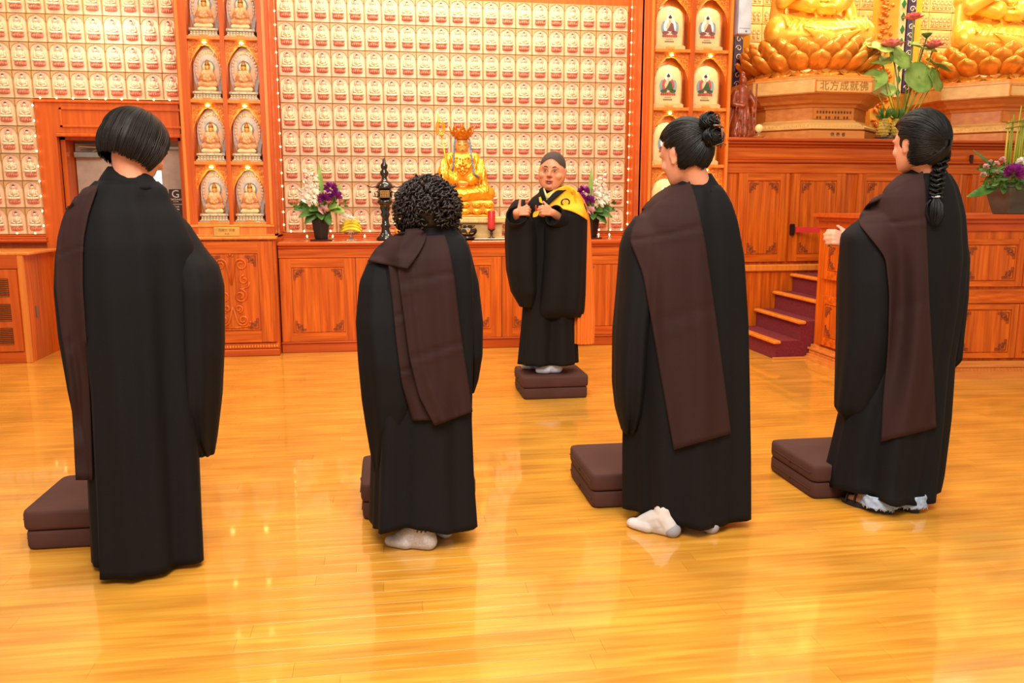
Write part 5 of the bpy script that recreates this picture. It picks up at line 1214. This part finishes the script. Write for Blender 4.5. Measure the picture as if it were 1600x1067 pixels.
def eyes(root, H, Rm, S=1.0, open_=1.0):
    T = Matrix.Translation(H) @ Rm.to_4x4() @ Matrix.Diagonal((S, S, S, 1)); f = lambda m: m.xf(T)
    for s in (-1, 1):
        m = MB(); m.ell((s*.03, .0815, .0025), (.012, .0055, .004*open_), 12, 8); e = obj('eye', f(m), 'eye_white', root, smooth=True)
        m = MB(); m.ell((s*.03, .086, .0028), (.0062, .003, .0044*open_), 10, 6); obj('iris', f(m), 'eye_dark', e, smooth=True)
        m = MB(); m.tube([(s*.03-.013, .0835, .006), (s*.03-.004, .088, .0105), (s*.03+.006, .0875, .0095), (s*.03+.014, .082, .004)], .0014, 5); obj('eyelid', f(m), 'brow', e)
        m = MB(); m.tube([(s*.014, .088, .024), (s*.03, .089, .0295), (s*.049, .077, .0235)], [.0022, .0032, .0016], 6); obj('eyebrow', f(m), 'brow', root, smooth=True)
        m = MB(); m.ell((s*.006, .1, -.034), (.003, .003, .0016), 6, 4); obj('nostril', f(m), 'brow', root)
    m = MB(); m.tube([(-.022, .083, -.0585), (-.008, .0915, -.055), (0, .092, -.0565), (.008, .0915, -.055), (.022, .083, -.0585)], [.0015, .0036, .0034, .0036, .0015], 6); m.tube([(-.02, .083, -.0655), (0, .0915, -.068), (.02, .083, -.0655)], [.0015, .005, .0015], 6); l = obj('lips', f(m), 'lips', root, smooth=True)
    m = MB(); m.ell((0, .089, -.0618), (.015, .004, .0022), 8, 4); obj('mouth_gap', f(m), 'eye_dark', l)
def in_face(d, low=-.42): return (d.y > .36 and d.z < .5) or (d.z < low and d.y > -.45) or (abs(d.x) > .6 and -.5 < d.z < .08 and -.1 < d.y < .5) or (d.y > .05 and d.z < -.3)
def pulled_hair(root, H, Rm, pole, matn, S=1.0, n=900, seed=1, rad=(.088, .107, .096), ctr=(0, -.016, .034), low=-.42, name='hair'):
    T = Matrix.Translation(H) @ Rm.to_4x4() @ Matrix.Diagonal((S, S, S, 1)); pole = Vector(pole).normalized(); a = pole.orthogonal().normalized(); b = pole.cross(a); rg = random.Random(seed); m = MB()
    def P(d, k=1.0): return Vector((ctr[0]+d.x*rad[0]*k, ctr[1]+d.y*rad[1]*k, ctr[2]+d.z*rad[2]*k))
    G = []
    for i in range(33):
        th = PI*i/32; row = []
        for k in range(48):
            ph = 2*PI*k/48; d = pole*math.cos(th)+(a*math.cos(ph)+b*math.sin(ph))*math.sin(th); kk = .8 if in_face(d, low) else .985; row.append(P(d, kk))
        G.append(row)
    m.grid(G, closed=True)
    for k in range(n):
        ph = rg.uniform(0, 2*PI); pts = []; rs = []; lift = rg.uniform(.99, 1.018); th0 = rg.uniform(.12, .5); wob = rg.uniform(-.06, .06)
        for i in range(15):
            th = th0+(PI-th0)*i/14; p2 = ph+wob*math.sin(th*2); d = pole*math.cos(th)+(a*math.cos(p2)+b*math.sin(p2))*math.sin(th)
            if in_face(d, low): break
            pts.append(P(d, lift-.004*i/14))
        if len(pts) > 2: m.tube(pts, [.0018]*(len(pts)-1)+[.0006], 3, cap=False)
    m.xf(T); return obj(name, m, matn, root, smooth=True)
def robe_person(root, rings, Yc, sleeves, matn='robe_black', rot=0, hem=None, seed=0, folds=(.005, .024)):
    rb = cloth_loft(rings, Yc, rot=rot, seed=seed, folds=folds, hem=hem); r = obj('robe', rb, matn, root, smooth=True, solid=.006); ms = [rb]
    for k, (rg_, yo, dz) in enumerate(sleeves):
        sm_ = cloth_loft(rg_, Yc, yoff=yo, seed=seed+k+1, folds=(.004, .012), ns=(3, 5, 8), nseg=56, rows=44, close_bottom=True); obj('sleeve', sm_, matn, r, smooth=True, solid=.005); ms.append(sm_)
    return r, ms
def collar(root, px, Yc, matn, name='collar', depth=.052, yoff=0):
    """standing collar band"""
    m = cloth_loft(px, Yc, nseg=40, rows=8, folds=(0, 0), yoff=yoff); return obj(name, m, matn, root, smooth=True, solid=.012)

# ---------------------------------------------------------------- woman with bobbed hair, far left
Yp = 3.12; c = at(208, 232, Yp); base = at(225, 500, Yp)
p1, R1, H1, b1 = person('person with bobbed dark hair in a long black robe at the far left, head bowed', (base[0], Yp), 1.62, R(-8), (c[0]+.015, Yp+.02, c[2]+.005), Matrix.Rotation(R(-42), 3, 'Z') @ Matrix.Rotation(R(-28), 3, 'X'), wrists=[Vector((base[0]-.12, Yp+.26, 1.02)), Vector((base[0]+.2, Yp+.24, 1.02))], elbows=[Vector(at(122, 440, Yp+.06)), Vector(at(316, 440, Yp+.09))], feet=[((base[0]-.12, Yp-.06, 0), (base[0]-.13, Yp+.16, 0)), ((base[0]+.08, Yp-.06, 0), (base[0]+.1, Yp+.16, 0))], shw=.13, shz=.735)
rings = [(284, 152, 246, .075), (298, 138, 262, .09), (312, 124, 262, .1), (335, 114, 280, .12), (380, 108, 300, .14), (450, 112, 304, .15), (600, 132, 304, .165), (750, 141, 312, .185), (868, 146, 318, .2)]
sl = [([(326, 236, 270, .06), (350, 244, 294, .09), (390, 258, 320, .12), (416, 270, 341, .15), (450, 280, 349, .17), (540, 286, 349, .18), (620, 290, 345, .17), (680, 300, 338, .12), (708, 312, 334, .05)], .09, 0),
      ([(322, 108, 150, .06), (350, 98, 150, .09), (400, 92, 150, .12), (450, 92, 148, .13), (520, 101, 146, .13), (600, 116, 148, .12), (680, 126, 150, .06)], .06, 0)]
r1, ms = robe_person(p1, rings, Yp, sl, rot=.22, seed=3)
collar(r1, [(262, 170, 226, .05, .01), (275, 162, 234, .058), (296, 150, 250, .075)], Yp, 'robe_black')
sh = drape(ms, [(118, 308), (101, 335), (91, 370), (88, 400), (88, 450), (97, 520), (109, 590), (115, 660), (119, 750)], [(150, 300), (138, 335), (131, 370), (129, 400), (129, 450), (133, 520), (139, 590), (142, 660), (145, 750)], Yp, nu=14, wrap=1, seed=2, over=1, foldn=1.2)
obj('shawl', sh, 'shawl_brown', p1, smooth=True, solid=.006)
# bob
def bob_hair(root, H, Rm, S, matn, seed, n=1500):
    T = Matrix.Translation(H) @ Rm.to_4x4() @ Matrix.Diagonal((S, S, S, 1)); rg = random.Random(seed); m = MB()
    def path(az, k=1.0, Lx=0):
        front = abs(((az-PI/2+PI) % (2*PI))-PI); zlow = -.075+Lx
        if front < .55: zlow = .045
        elif front < .95: zlow = .045-.13*(front-.55)/.4+Lx*.5
        pts = []
        for i in range(15):
            th = R(4)+R(92)*i/14*min(1, 1); x = .103*k*math.sin(th)*math.cos(az); y = .117*k*math.sin(th)*math.sin(az)-.012; z = .03+.098*k*math.cos(th)
            if z < zlow: break
            pts.append(Vector((x, y, z)))
        last = pts[-1]; dz = last.z-zlow
        if dz > .01:
            for i in range(1, 8):
                u = i/7; q = 1+.05*math.sin(u*PI)-.2*u**2.2; pts.append(Vector((last.x*q, (last.y+.012)*q-.012, last.z-dz*u)))
        return pts
    G = []
    for k in range(64):
        p = path(2*PI*k/64, .97); s = np.array([tuple(q) for q in p]); t = np.linspace(0, 1, len(p)); tt = np.linspace(0, 1, 20); G.append([tuple(np.interp(x_, t, s[:, i]) for i in range(3)) for x_ in tt])
    m.grid([[G[k][i] for k in range(64)] for i in range(20)], closed=True)
    for k in range(n):
        az = rg.uniform(0, 2*PI); p = path(az, rg.uniform(.975, 1.012), rg.uniform(-.012, .008)); tw = rg.uniform(-.05, .05); q = []
        for i, a in enumerate(p): w = tw*i/len(p); q.append(Vector((a.x*math.cos(w)-a.y*math.sin(w), a.x*math.sin(w)+a.y*math.cos(w), a.z)))
        m.tube(q, [.0019]*(len(q)-1)+[.0005], 3, cap=False)
    m.xf(T); return obj('hair', m, matn, root, smooth=True)
bob_hair(p1, H1+Vector((-.01, 0, .006)), R1, .97, 'hair_dark', 5)

# ---------------------------------------------------------------- woman with curly hair
Yp = 3.2; c = at(667, 325, Yp); base = at(660, 500, Yp)
F = [(( .225, 3.15, 0), (.12, 3.32, 0)), ((.165, 3.06, 0), (-.03, 3.14, 0))]
p2, R2, H2, b2 = person('short person with curly black hair, black robe, brown shawl and grey socks', (base[0], Yp), 1.42, R(12), (c[0], Yp+.04, c[2]-.01), Matrix.Rotation(R(8), 3, 'Z') @ Matrix.Rotation(R(-30), 3, 'X'), feet=F[::-1], shw=.15, wrists=[Vector((base[0]-.1, Yp+.24, .9)), Vector((base[0]+.08, Yp+.24, .9))], elbows=[Vector(at(604, 480, Yp)), Vector(at(724, 480, Yp+.06))])
rings = [(366, 618, 722, .075), (380, 600, 732, .1), (400, 588, 738, .125), (450, 578, 742, .145), (560, 578, 740, .155), (650, 580, 736, .165), (740, 577, 738, .18), (806, 574, 742, .2)]
sl = [([(404, 578, 630, .06), (440, 563, 636, .1), (500, 558, 640, .14), (560, 562, 652, .16), (620, 568, 655, .15), (660, 574, 646, .13), (700, 580, 622, .09), (752, 588, 595, .02)], -.02, 0),
      ([(398, 706, 736, .06), (440, 700, 747, .1), (500, 704, 753, .13), (550, 712, 752, .13), (590, 722, 746, .08), (612, 731, 740, .02)], .06, 0)]
r2, ms = robe_person(p2, rings, Yp, sl, seed=11, hem=lambda a: .02*math.sin(3*a+1.0), folds=(.004, .024))
collar(r2, [(350, 634, 706, .055), (362, 628, 714, .06), (378, 614, 728, .085)], Yp, 'robe_black')
s2 = drape(ms, [(606, 405), (612, 460), (620, 540), (628, 600), (645, 657)], [(645, 400), (650, 460), (660, 540), (672, 600), (695, 656)], Yp, nu=14, seed=4, off=.01, foldn=1.5); obj('shawl_under_fold', s2, 'shawl_brown', p2, smooth=True, solid=.005)
s1 = drape(ms+[s2], [(634, 359), (622, 390), (622, 430), (632, 500), (640, 560), (655, 620), (679, 665)], [(690, 355), (702, 390), (709, 430), (717, 500), (724, 550), (732, 600), (738, 643)], Yp, seed=6, over=1, off=.014, fold=.006, foldn=2.2); sw = obj('shawl', s1, 'shawl_brown', p2, smooth=True, solid=.006)
s3 = drape(ms+[s1], [(640, 360), (618, 366), (600, 377), (586, 390), (575, 408)], [(668, 362), (664, 378), (655, 395), (646, 408), (637, 420)], Yp, creases=(), nu=18, nv=22, seed=8, over=1, off=.012, fold=.005, foldn=1.3); obj('shawl_shoulder_fold', s3, 'shawl_brown', sw, smooth=True, solid=.006)
for k, (he, to) in enumerate(F[::-1]): sock(p2, (he[0], he[1], .0), (to[0], to[1], .0), 'sock_marl' if k == 0 else 'sock_blue', .1)
m = MB(); he, to = Vector(F[1][0]), Vector(F[1][1]); u = (to-he).normalized()
for k in range(8):
    a = -2.2+.42*k; c_ = he+u*.05+Vector((0, 0, .1)); q = Vector((math.cos(a), math.sin(a), 0))*.0385; m.tube([c_+q+Vector((0, 0, .02)), c_+q*1.04+Vector((.006, 0, .0)), c_+q*1.02+Vector((-.004, 0, -.018))], .0035, 4)
obj('sock_stripes', m, 'ink', p2)
def curly_hair(root, H, Rm, matn, seed, rad=(.112, .118, .105), ctr=(0, -.012, .012), n=620):
    T = Matrix.Translation(H) @ Rm.to_4x4(); rg = random.Random(seed); m = MB(); face = lambda d: d.y > .45 and d.z < .45
    m.ell(ctr, (rad[0]*.93, rad[1]*.93, rad[2]*.93), 26, 18)
    for i, v in enumerate(m.v):
        d = Vector(v)-Vector(ctr)
        if d.y > .045 and d.z < .03: m.v[i] = tuple(Vector(ctr)+d*.6)
    for k in range(n):
        z = rg.uniform(-.85, 1); a = rg.uniform(0, 2*PI); q = math.sqrt(1-z*z); d = Vector((q*math.cos(a), q*math.sin(a), z))
        if face(d): continue
        wide = 1.0+.12*max(0, -z+.2); p = Vector((ctr[0]+d.x*rad[0]*wide, ctr[1]+d.y*rad[1]*wide, ctr[2]+d.z*rad[2])); 
        ax = (d.cross(Vector((0, 0, 1))).cross(d)*-1+Vector((rg.uniform(-.8, .8), rg.uniform(-.8, .8), rg.uniform(-.5, .5)))).normalized(); u = ax.orthogonal().normalized(); v = ax.cross(u); r = rg.uniform(.006, .012); L = rg.uniform(.03, .055); tn = rg.uniform(1.3, 2.2); ph = rg.uniform(0, 6); pts = []
        for i in range(15): t = i/14; pts.append(p-ax*L/2+ax*L*t+(u*math.cos(ph+tn*2*PI*t)+v*math.sin(ph+tn*2*PI*t))*r*(1-.3*t))
        m.tube(pts, [.0036]*12+[.003, .0022, .001], 5, cap=False)
    m.xf(T); return obj('hair', m, matn, root, smooth=True)
curly_hair(p2, H2, R2, 'hair_brown', 9, rad=(.115, .122, .118), ctr=(0, -.018, -.004), n=760)

# ---------------------------------------------------------------- woman with the hair bun
Yp = 3.2; c = at(1068, 243, Yp); base = at(1080, 500, Yp)
F = [((1.13, 3.04, 0), (.97, 3.18, 0)), ((1.295, 3.05, 0), (1.17, 3.22, 0))]
p3, R3, H3, b3 = person('person with clipped black hair bun, black robe, wide brown shawl and white socks', (base[0], Yp), 1.63, R(25), (c[0], Yp, c[2]), Matrix.Rotation(R(33), 3, 'Z') @ Matrix.Rotation(R(-16), 3, 'X'), feet=F, shw=.155, wrists=[Vector((base[0]-.12, Yp+.2, 1.08)), Vector((base[0]+.0, Yp+.24, 1.08))], elbows=[Vector(at(1002, 420, Yp+.04)), Vector(at(1130, 440, Yp+.03))])
rings = [(290, 1056, 1122, .072), (302, 1038, 1130, .09), (318, 1018, 1138, .11), (345, 1000, 1146, .13), (400, 990, 1155, .145), (500, 986, 1160, .155), (600, 985, 1161, .165), (700, 985, 1160, .18), (797, 986, 1158, .19)]
sl = [([(338, 994, 1030, .06), (362, 977, 1032, .1), (385, 971, 1030, .12), (450, 967, 1022, .13), (520, 961, 1014, .13), (600, 960, 1008, .12), (640, 964, 1003, .1), (672, 972, 994, .05)], .03, 0)]
r3, ms = robe_person(p3, rings, Yp, sl, seed=21, rot=-.12, hem=lambda a: .015*math.sin(2*a+.4))
collar(r3, [(272, 1064, 1110, .05, .01), (284, 1060, 1116, .056), (302, 1046, 1128, .078)], Yp, 'robe_black')
s1 = drape(ms, [(1008, 326), (996, 342), (988, 358), (984, 376), (1004, 425), (1014, 480), (1028, 560), (1040, 630), (1053, 703)], [(1078, 284), (1086, 305), (1092, 330), (1101, 374), (1108, 425), (1116, 480), (1127, 560), (1135, 620), (1142, 677)], Yp, nu=34, seed=14, over=1, off=.013, fold=.004, foldn=2.0); obj('shawl', s1, 'shawl_brown', p3, smooth=True, solid=.006)
for k, (he, to) in enumerate(F):
    s_ = sock(p3, he, to, 'sock_white', .11); m = MB(); h_ = Vector(he); u = (Vector(to)-h_).normalized(); m.ell(h_+u*.02+Vector((0, 0, .028)), (.036, .036, .032), 14, 10); obj('grey_heel', m, 'sock_grey', s_, smooth=True)
    m = MB(); m.ell(Vector(to)-u*.025+Vector((0, 0, .02)), (.03, .03, .021), 12, 8); obj('toe_cap', m, 'sock_grey' if k else 'sock_white', s_, smooth=True)
pulled_hair(p3, H3, R3, (0, -.95, .25), 'hair_black', S=1.02, seed=3, rad=(.093, .113, .116), ctr=(0, -.018, .024), low=-.8)
T = Matrix.Translation(H3) @ R3.to_4x4(); m = MB(); rg = random.Random(5)
for (cx_, cz_, rx, rz_) in ((.0, .085, .034, .034), (.0, .025, .04, .036)):
    m.ell((cx_, -.138, cz_), (rx*1.15, .03, rz_), 14, 10)
    for k in range(60):
        a0 = rg.uniform(0, 6.28); rr_ = rg.uniform(.5, 1.08); y0 = -.138+rg.uniform(-.03, .01)*(1.2-rr_)*2; m.tube([(cx_+rx*1.15*rr_*math.cos(a0+i*.28), y0-.012*math.sin(i*.5), cz_+rz_*rr_*math.sin(a0+i*.28)) for i in range(10)], .0022, 3, cap=False)
m.xf(T); obj('hair_bun', m, 'hair_black', p3, smooth=True)
m = MB(); m.tube([(.03, -.12, .115), (.028, -.165, .085), (.02, -.178, .05), (.024, -.17, .01), (.03, -.15, -.02)], [.003, .004, .005, .004, .003], 6)
for s in (-1, 1):
    for k in range(4): z = .1-.035*k; m.tube([(.026, -.168, z), (.026+s*.02, -.165, z-.004), (.026+s*.035, -.145, z-.008)], .0022, 5)
m.tube([(-.02, -.17, .06), (.0, -.185, .055), (.03, -.178, .05)], .004, 5); m.xf(T); obj('claw_clip', m, 'claw_clip', p3, smooth=True)

# ---------------------------------------------------------------- woman with the long ponytail
Yp = 3.3; c = at(1432, 226, Yp); base = at(1425, 500, Yp)
hq = at(1313, 374, Yp+.12)
F = [((2.135, 3.15, 0), (2.02, 3.33, 0)), ((2.25, 3.14, 0), (2.21, 3.35, 0))]
p4, R4, H4, b4 = person('person with long black braided ponytail, black robe, brown shawl and frayed light jeans', (at(1438, 400, Yp)[0], Yp), 1.68, R(30), (c[0], Yp, c[2]), Matrix.Rotation(R(19), 3, 'Z') @ Matrix.Rotation(R(-4), 3, 'X'), feet=F, shw=.15, wrists=[Vector((hq[0]+.05, Yp+.12, hq[2]-.015)), Vector((base[0]-.05, Yp+.24, 1.05))], elbows=[Vector(at(1375, 410, Yp+.05)), Vector(at(1482, 430, Yp+.06))], hands=[(((-1, .25, .35), (-.2, -1, .3), 1), dict(curl=(60, 70, 45), scale=.95)), None])
rings = [(272, 1418, 1478, .07), (288, 1398, 1486, .095), (305, 1384, 1490, .11), (335, 1376, 1496, .125), (400, 1372, 1499, .135), (480, 1372, 1491, .14), (560, 1358, 1476, .15), (650, 1325, 1468, .165), (740, 1306, 1456, .18), (763, 1304, 1450, .205)]
sl = [([(338, 1352, 1396, .06), (356, 1328, 1402, .1), (368, 1318, 1402, .12), (440, 1316, 1390, .14), (520, 1315, 1384, .14), (600, 1309, 1380, .12), (635, 1305, 1374, .1), (650, 1314, 1362, .06)], .04, 0),
      ([(325, 1468, 1496, .05), (400, 1470, 1501, .1), (460, 1464, 1494, .12), (520, 1464, 1485, .12), (558, 1462, 1485, .1), (580, 1466, 1476, .03)], .06, 0)]
r4, ms = robe_person(p4, rings, Yp, sl, seed=31, rot=-.15, hem=lambda a: .02*math.sin(2*a+.2), folds=(.005, .026))
collar(r4, [(256, 1428, 1470, .05, .01), (268, 1424, 1474, .056), (286, 1410, 1484, .078)], Yp, 'robe_black')
s1 = drape(ms, [(1362, 312), (1350, 326), (1343, 338), (1342, 350), (1384, 402), (1390, 460), (1388, 540), (1380, 620), (1377, 690)], [(1442, 268), (1446, 292), (1447, 320), (1448, 360), (1450, 410), (1452, 470), (1456, 540), (1460, 610), (1463, 668)], Yp, nu=34, seed=17, over=1, off=.013, fold=.004, foldn=1.8); obj('shawl', s1, 'shawl_brown', p4, smooth=True, solid=.006)
for k, (he, to) in enumerate(F):
    m = MB(); h_ = Vector(he); t__ = Vector(to); u = (t__-h_).normalized(); sd = Vector((-u.y, u.x, 0)); L = (t__-h_).length+.02; P = []
    for zz in (0.001, .022):
        P.append([h_-u*.012+u*L*(.5-.5*math.cos(2*PI*i/28))+sd*(.042*math.sin(2*PI*i/28)*(1.0 if math.cos(2*PI*i/28) > 0 else 1.12))+Vector((0, 0, zz)) for i in range(28)])
    m.grid(P, closed=True); m.add(P[0], [tuple(range(28))[::-1]]); m.add(P[1], [tuple(range(28))]); sn = obj('sandal', m, 'sandal', p4)
    m = MB()
    for q in (.62, .78): c_ = h_+u*L*q; m.tube([c_+sd*.042+Vector((0, 0, .015)), c_+sd*.025+Vector((0, 0, .055)), c_+Vector((0, 0, .062)), c_-sd*.025+Vector((0, 0, .055)), c_-sd*.042+Vector((0, 0, .015))], .012, 6, flat=.4)
    m.tube([h_+sd*.035+u*.02+Vector((0, 0, .04)), h_-u*.012+Vector((0, 0, .05)), h_-sd*.035+u*.02+Vector((0, 0, .04))], .012, 6, flat=.4); obj('strap', m, 'sandal', sn, smooth=True)
for k, (he, to) in enumerate(F):
    h_ = Vector(he); u = (Vector(to)-h_).normalized(); c_ = h_+u*.05; m = MB(); P = []
    for i in range(10): z = .028+.05*i/9; P.append([c_+Vector((math.cos(2*PI*j/36), math.sin(2*PI*j/36), 0))*(.076-.008*i/9+.003*math.sin(7*2*PI*j/36+i))+Vector((0, 0, z+(.006*math.sin(j*2.7) if i == 0 else 0))) for j in range(36)])
    m.grid(P, closed=True); rg = random.Random(k); jl = obj('jeans_leg', m, 'denim', p4, smooth=True, solid=.004); m = MB()
    for j in range(60):
        a = 2*PI*j/60; q = c_+Vector((math.cos(a), math.sin(a), 0))*.077; m.tube([q+Vector((0, 0, .034)), q+Vector((rg.uniform(-.008, .008), rg.uniform(-.008, .008), .028-rg.uniform(.0, .01)))], .0012, 3)
    tag(obj('frayed_hem', m, 'sock_white', jl), kind='stuff')
pulled_hair(p4, H4, R4, (0, -.97, -.22), 'hair_black', S=1.04, seed=8, rad=(.098, .118, .124), ctr=(0, -.02, .016), low=-.85)
B = [at(1466, 226, Yp-.03), at(1473, 245, Yp-.07), at(1466, 270, Yp-.10), at(1464, 290, Yp-.125), at(1462, 308, Yp-.135), at(1461, 330, Yp-.15), at(1459, 352, Yp-.155)]
m = MB(); Bv = [Vector(q) for q in B]
def bpt(t): t = max(0, min(.9999, t))*(len(Bv)-1); i = int(t); return Bv[i].lerp(Bv[i+1], t-i)
rg = random.Random(3)
for s in range(3):
    for st_ in range(22):
        o = Vector((rg.uniform(-.01, .01), rg.uniform(-.008, .008), 0)); pts = []; N = 44
        for i in range(N+1):
            t = i/N*.68; a = 2*PI*(t*5+s/3); w = .023*(1-.35*t)*min(1, .5+t*5); pts.append(bpt(t)+Vector((w*math.sin(a), w*.55*math.sin(2*a), 0))+o*(1-.4*t))
        m.tube(pts, .0034, 3, cap=False)
for k in range(110):
    o = Vector((rg.gauss(0, .006), rg.gauss(0, .005), 0)); o2 = o*rg.uniform(1.2, 2.6); L = rg.uniform(.85, 1.0); m.tube([bpt(.66)+o*.6, bpt(.66+.1*L)+o2, bpt(.66+.22*L)+o2*1.05, bpt(.66+.34*L)+o2*.5], [.0028, .0026, .002, .0006], 3, cap=False)
obj('braid', m, 'hair_black', p4, smooth=True)
m = MB(); q = at(1470, 240, Yp-.05); m.ell(q, (.036, .036, .036), 14, 10)
for k in range(90):
    a0 = rg.uniform(0, 6.28); ti = rg.uniform(-1, 1); r_ = .039; ax = Vector((math.cos(ti*1.5), math.sin(ti*1.5), .3)).normalized(); u = ax.orthogonal().normalized(); v = ax.cross(u); m.tube([Vector(q)+(u*math.cos(a0+i*.25)+v*math.sin(a0+i*.25))*r_+ax*.01*ti for i in range(9)], .0024, 3, cap=False)
obj('hair_knot', m, 'hair_black', p4, smooth=True)
m = MB(); q = bpt(.66); m.tube([q+Vector((.0145*math.cos(2*PI*i/14), .013*math.sin(2*PI*i/14), 0)) for i in range(15)], .0045, 6, cap=False); obj('hair_tie', m, 'hairband', p4, smooth=True)

# ---------------------------------------------------------------- the monk
Yp = 5.62; c = at(862, 269, Yp); Zc = .162; base = at(862, 450, Yp); HH = 1.5
wl = at(822, 331, 5.36); wr_ = at(862, 331, 5.38)
F = [((1.19, 5.55, Zc), (1.0, 5.56, Zc)), ((1.08, 5.7, Zc), (.93, 5.74, Zc))]
Rm5 = Matrix.Rotation(R(159), 3, 'Z') @ Matrix.Rotation(R(-2), 3, 'X') @ Matrix.Rotation(R(-5), 3, 'Y')
p5, R5, H5, b5 = person('person with shaved head, black robe and yellow sash, standing on brown cushions', (base[0], Yp), HH, R(170), (c[0], Yp-.02, c[2]+.005), Rm5, skin='skin_monk', shw=.165, voxel=.004, S=1.1, jaw=1.2, z0=Zc, shz=.745,
    elbows=[Vector((base[0]+.21, Yp-.02, 1.12)), Vector((base[0]-.22, Yp-.02, 1.12))], wrists=[Vector((wr_[0]+.012, 5.41, wr_[2]-.005)), Vector((wl[0]-.055, 5.41, wl[2]-.005))], feet=F,
    hands=[(((-.93, -.2, .22), (.1, -1, .25), 1), dict(curl=(80, 85, 45), scale=.9, thumb=(.55, .75, -.1), spread=1)), (((.9, -.25, .2), (-.1, -1, .25), -1), dict(curl=(80, 85, 45), scale=.9, thumb=(1.0, .35, .05), spread=1))])
eyes(p5, H5, R5, 1.1)
rings = [(303, 840, 888, .075), (310, 830, 896, .095), (322, 822, 902, .115), (350, 820, 904, .125), (420, 820, 902, .125), (500, 815, 900, .135), (566, 809, 903, .155)]
sl = [([(312, 806, 820, .05), (320, 799, 820, .1), (330, 794, 822, .13), (344, 791, 832, .14), (370, 790, 838, .13), (420, 792, 838, .13), (455, 799, 838, .12), (478, 812, 834, .06)], -.07, 0),
      ([(318, 868, 912, .06), (326, 861, 915, .11), (338, 857, 916, .13), (352, 844, 916, .13), (400, 843, 915, .13), (460, 838, 913, .13), (485, 836, 911, .12), (495, 838, 909, .07)], -.07, 0)]
r5, ms = robe_person(p5, rings, Yp, sl, matn='robe_monk', seed=41, folds=(.004, .024))
collar(r5, [(291, 850, 886, .052, .02), (300, 844, 890, .06, .01), (312, 836, 896, .085)], Yp, 'robe_monk')
for side in (0, 1):
    wv = (Vector((wr_[0]+.012, 5.41, wr_[2]-.005)), Vector((wl[0]-.055, 5.41, wl[2]-.005)))[side]; ev = Vector((base[0]+(.21, -.22)[side], Yp-.02, 1.12)); u = (wv-ev).normalized(); N = 10; pts = [ev+u*(wv-ev).length*(.25+.72*i/N)-Vector((0, 0, .012*i/N)) for i in range(N+1)]
    m = MB(); m.tube(pts, [.07-.012*math.sin(i/N*PI) for i in range(N+1)], 16, cap=False); obj('cuff', m, 'robe_monk', r5, smooth=True, solid=.005)
m = MB(); q = lambda x, y, Y_: tuple(at(x, y, Y_)); m.tube([q(884, 293, 5.56), q(872, 301, 5.515), q(860, 312, 5.49), q(848, 324, 5.48)], [.02, .02, .018, .016], 8, flat=.35); m.tube([q(845, 295, 5.56), q(848, 305, 5.515), q(852, 318, 5.49)], .017, 8, flat=.35); obj('crossed_lapels', m, 'robe_monk', r5, smooth=True)
m = MB(); m.tube([q(849, 295, 5.555), q(852, 303, 5.52), q(855, 310, 5.505)], .010, 6, flat=.5); m.tube([q(868, 295, 5.54), q(861, 303, 5.52), q(856, 310, 5.505)], .008, 6, flat=.5); obj('inner_collar', m, 'ribbon_cream', r5, smooth=True)
s1 = drape(ms, [(842, 309), (852, 304), (864, 298), (876, 292), (886, 289), (896, 293), (904, 303), (911, 318), (917, 335)], [(843, 316), (852, 320), (864, 324), (876, 326), (886, 328), (896, 331), (904, 335), (911, 339), (918, 344)], Yp, creases=(), nu=16, nv=34, seed=3, off=.014, fold=.002); ys = obj('yellow_sash', s1, 'cloth_yellow', p5, smooth=True, solid=.006)
s2 = cloth_loft([(300, 884, 904, .05), (315, 896, 914, .06), (345, 903, 921, .07), (400, 903, 924, .07), (450, 899, 927, .07), (500, 895, 928, .07), (535, 895, 926, .065)], 5.6, seed=5, folds=(.0, .003), pleat=6, nseg=90, ns=(5, 8)); obj('orange_sash_tail', s2, 'cloth_orange', p5, smooth=True)
m = MB(); rc_ = Vector(at(882, 316, 5.46)); 
s_hit = BVHTree.FromPolygons(s1.v, s1.f).ray_cast(Vector((0, 0, CAM_H)), Vector(ray(882, 316)).normalized()); rc_ = (s_hit[0] if s_hit[0] is not None else rc_)+Vector((0, -.03, 0))
m.tube([rc_+Vector((.027*math.cos(2*PI*i/20), -.006*math.sin(2*PI*i/20), .022*math.sin(2*PI*i/20))) for i in range(21)], .0055, 6, cap=False); obj('sash_ring', m, 'dark_wood', ys, smooth=True)
m = MB(); m.tube([rc_+Vector((0, .004, .04)), rc_+Vector((0, -.003, .02)), rc_+Vector((0, -.004, .012))], .006, 6); obj('ring_loop', m, 'cloth_yellow', ys)
m = MB(); m.leaf(at(841, 330, 5.37), at(833, 339, 5.36), .016, 0, (0, -1, 0), 5, .1); obj('sash_end', m, 'cloth_yellow', ys, solid=.006)
m = MB(); a_ = Vector(at(837, 325, 5.37))
for k in range(9): m.ell(a_+Vector((.006*math.cos(k*.75), -.012+.01*math.cos(k*.75), .015*math.sin(k*.75))), (.0042, .0042, .0042), 7, 5)
obj('red_beads', m, 'red_candle', p5, smooth=True)
m = MB(); T = Matrix.Translation(H5) @ R5.to_4x4(); G = []
for i in range(18):
    row = []
    for k in range(40):
        az = 2*PI*k/40; fr = max(0, math.sin(az)); thm = R(114)-R(58)*fr**1.8; th = .02+thm*i/17; d = Vector((math.sin(th)*math.cos(az), math.sin(th)*math.sin(az), math.cos(th))); row.append(T @ (Vector((d.x*.0785, -.012+d.y*.099, .03+d.z*.0895))*1.1))
    G.append(row)
m.grid(G, closed=True); obj('shaved_hair', m, 'stubble', p5, smooth=True)
for he, to in F: sock(p5, he, to, 'sock_blue', .07)
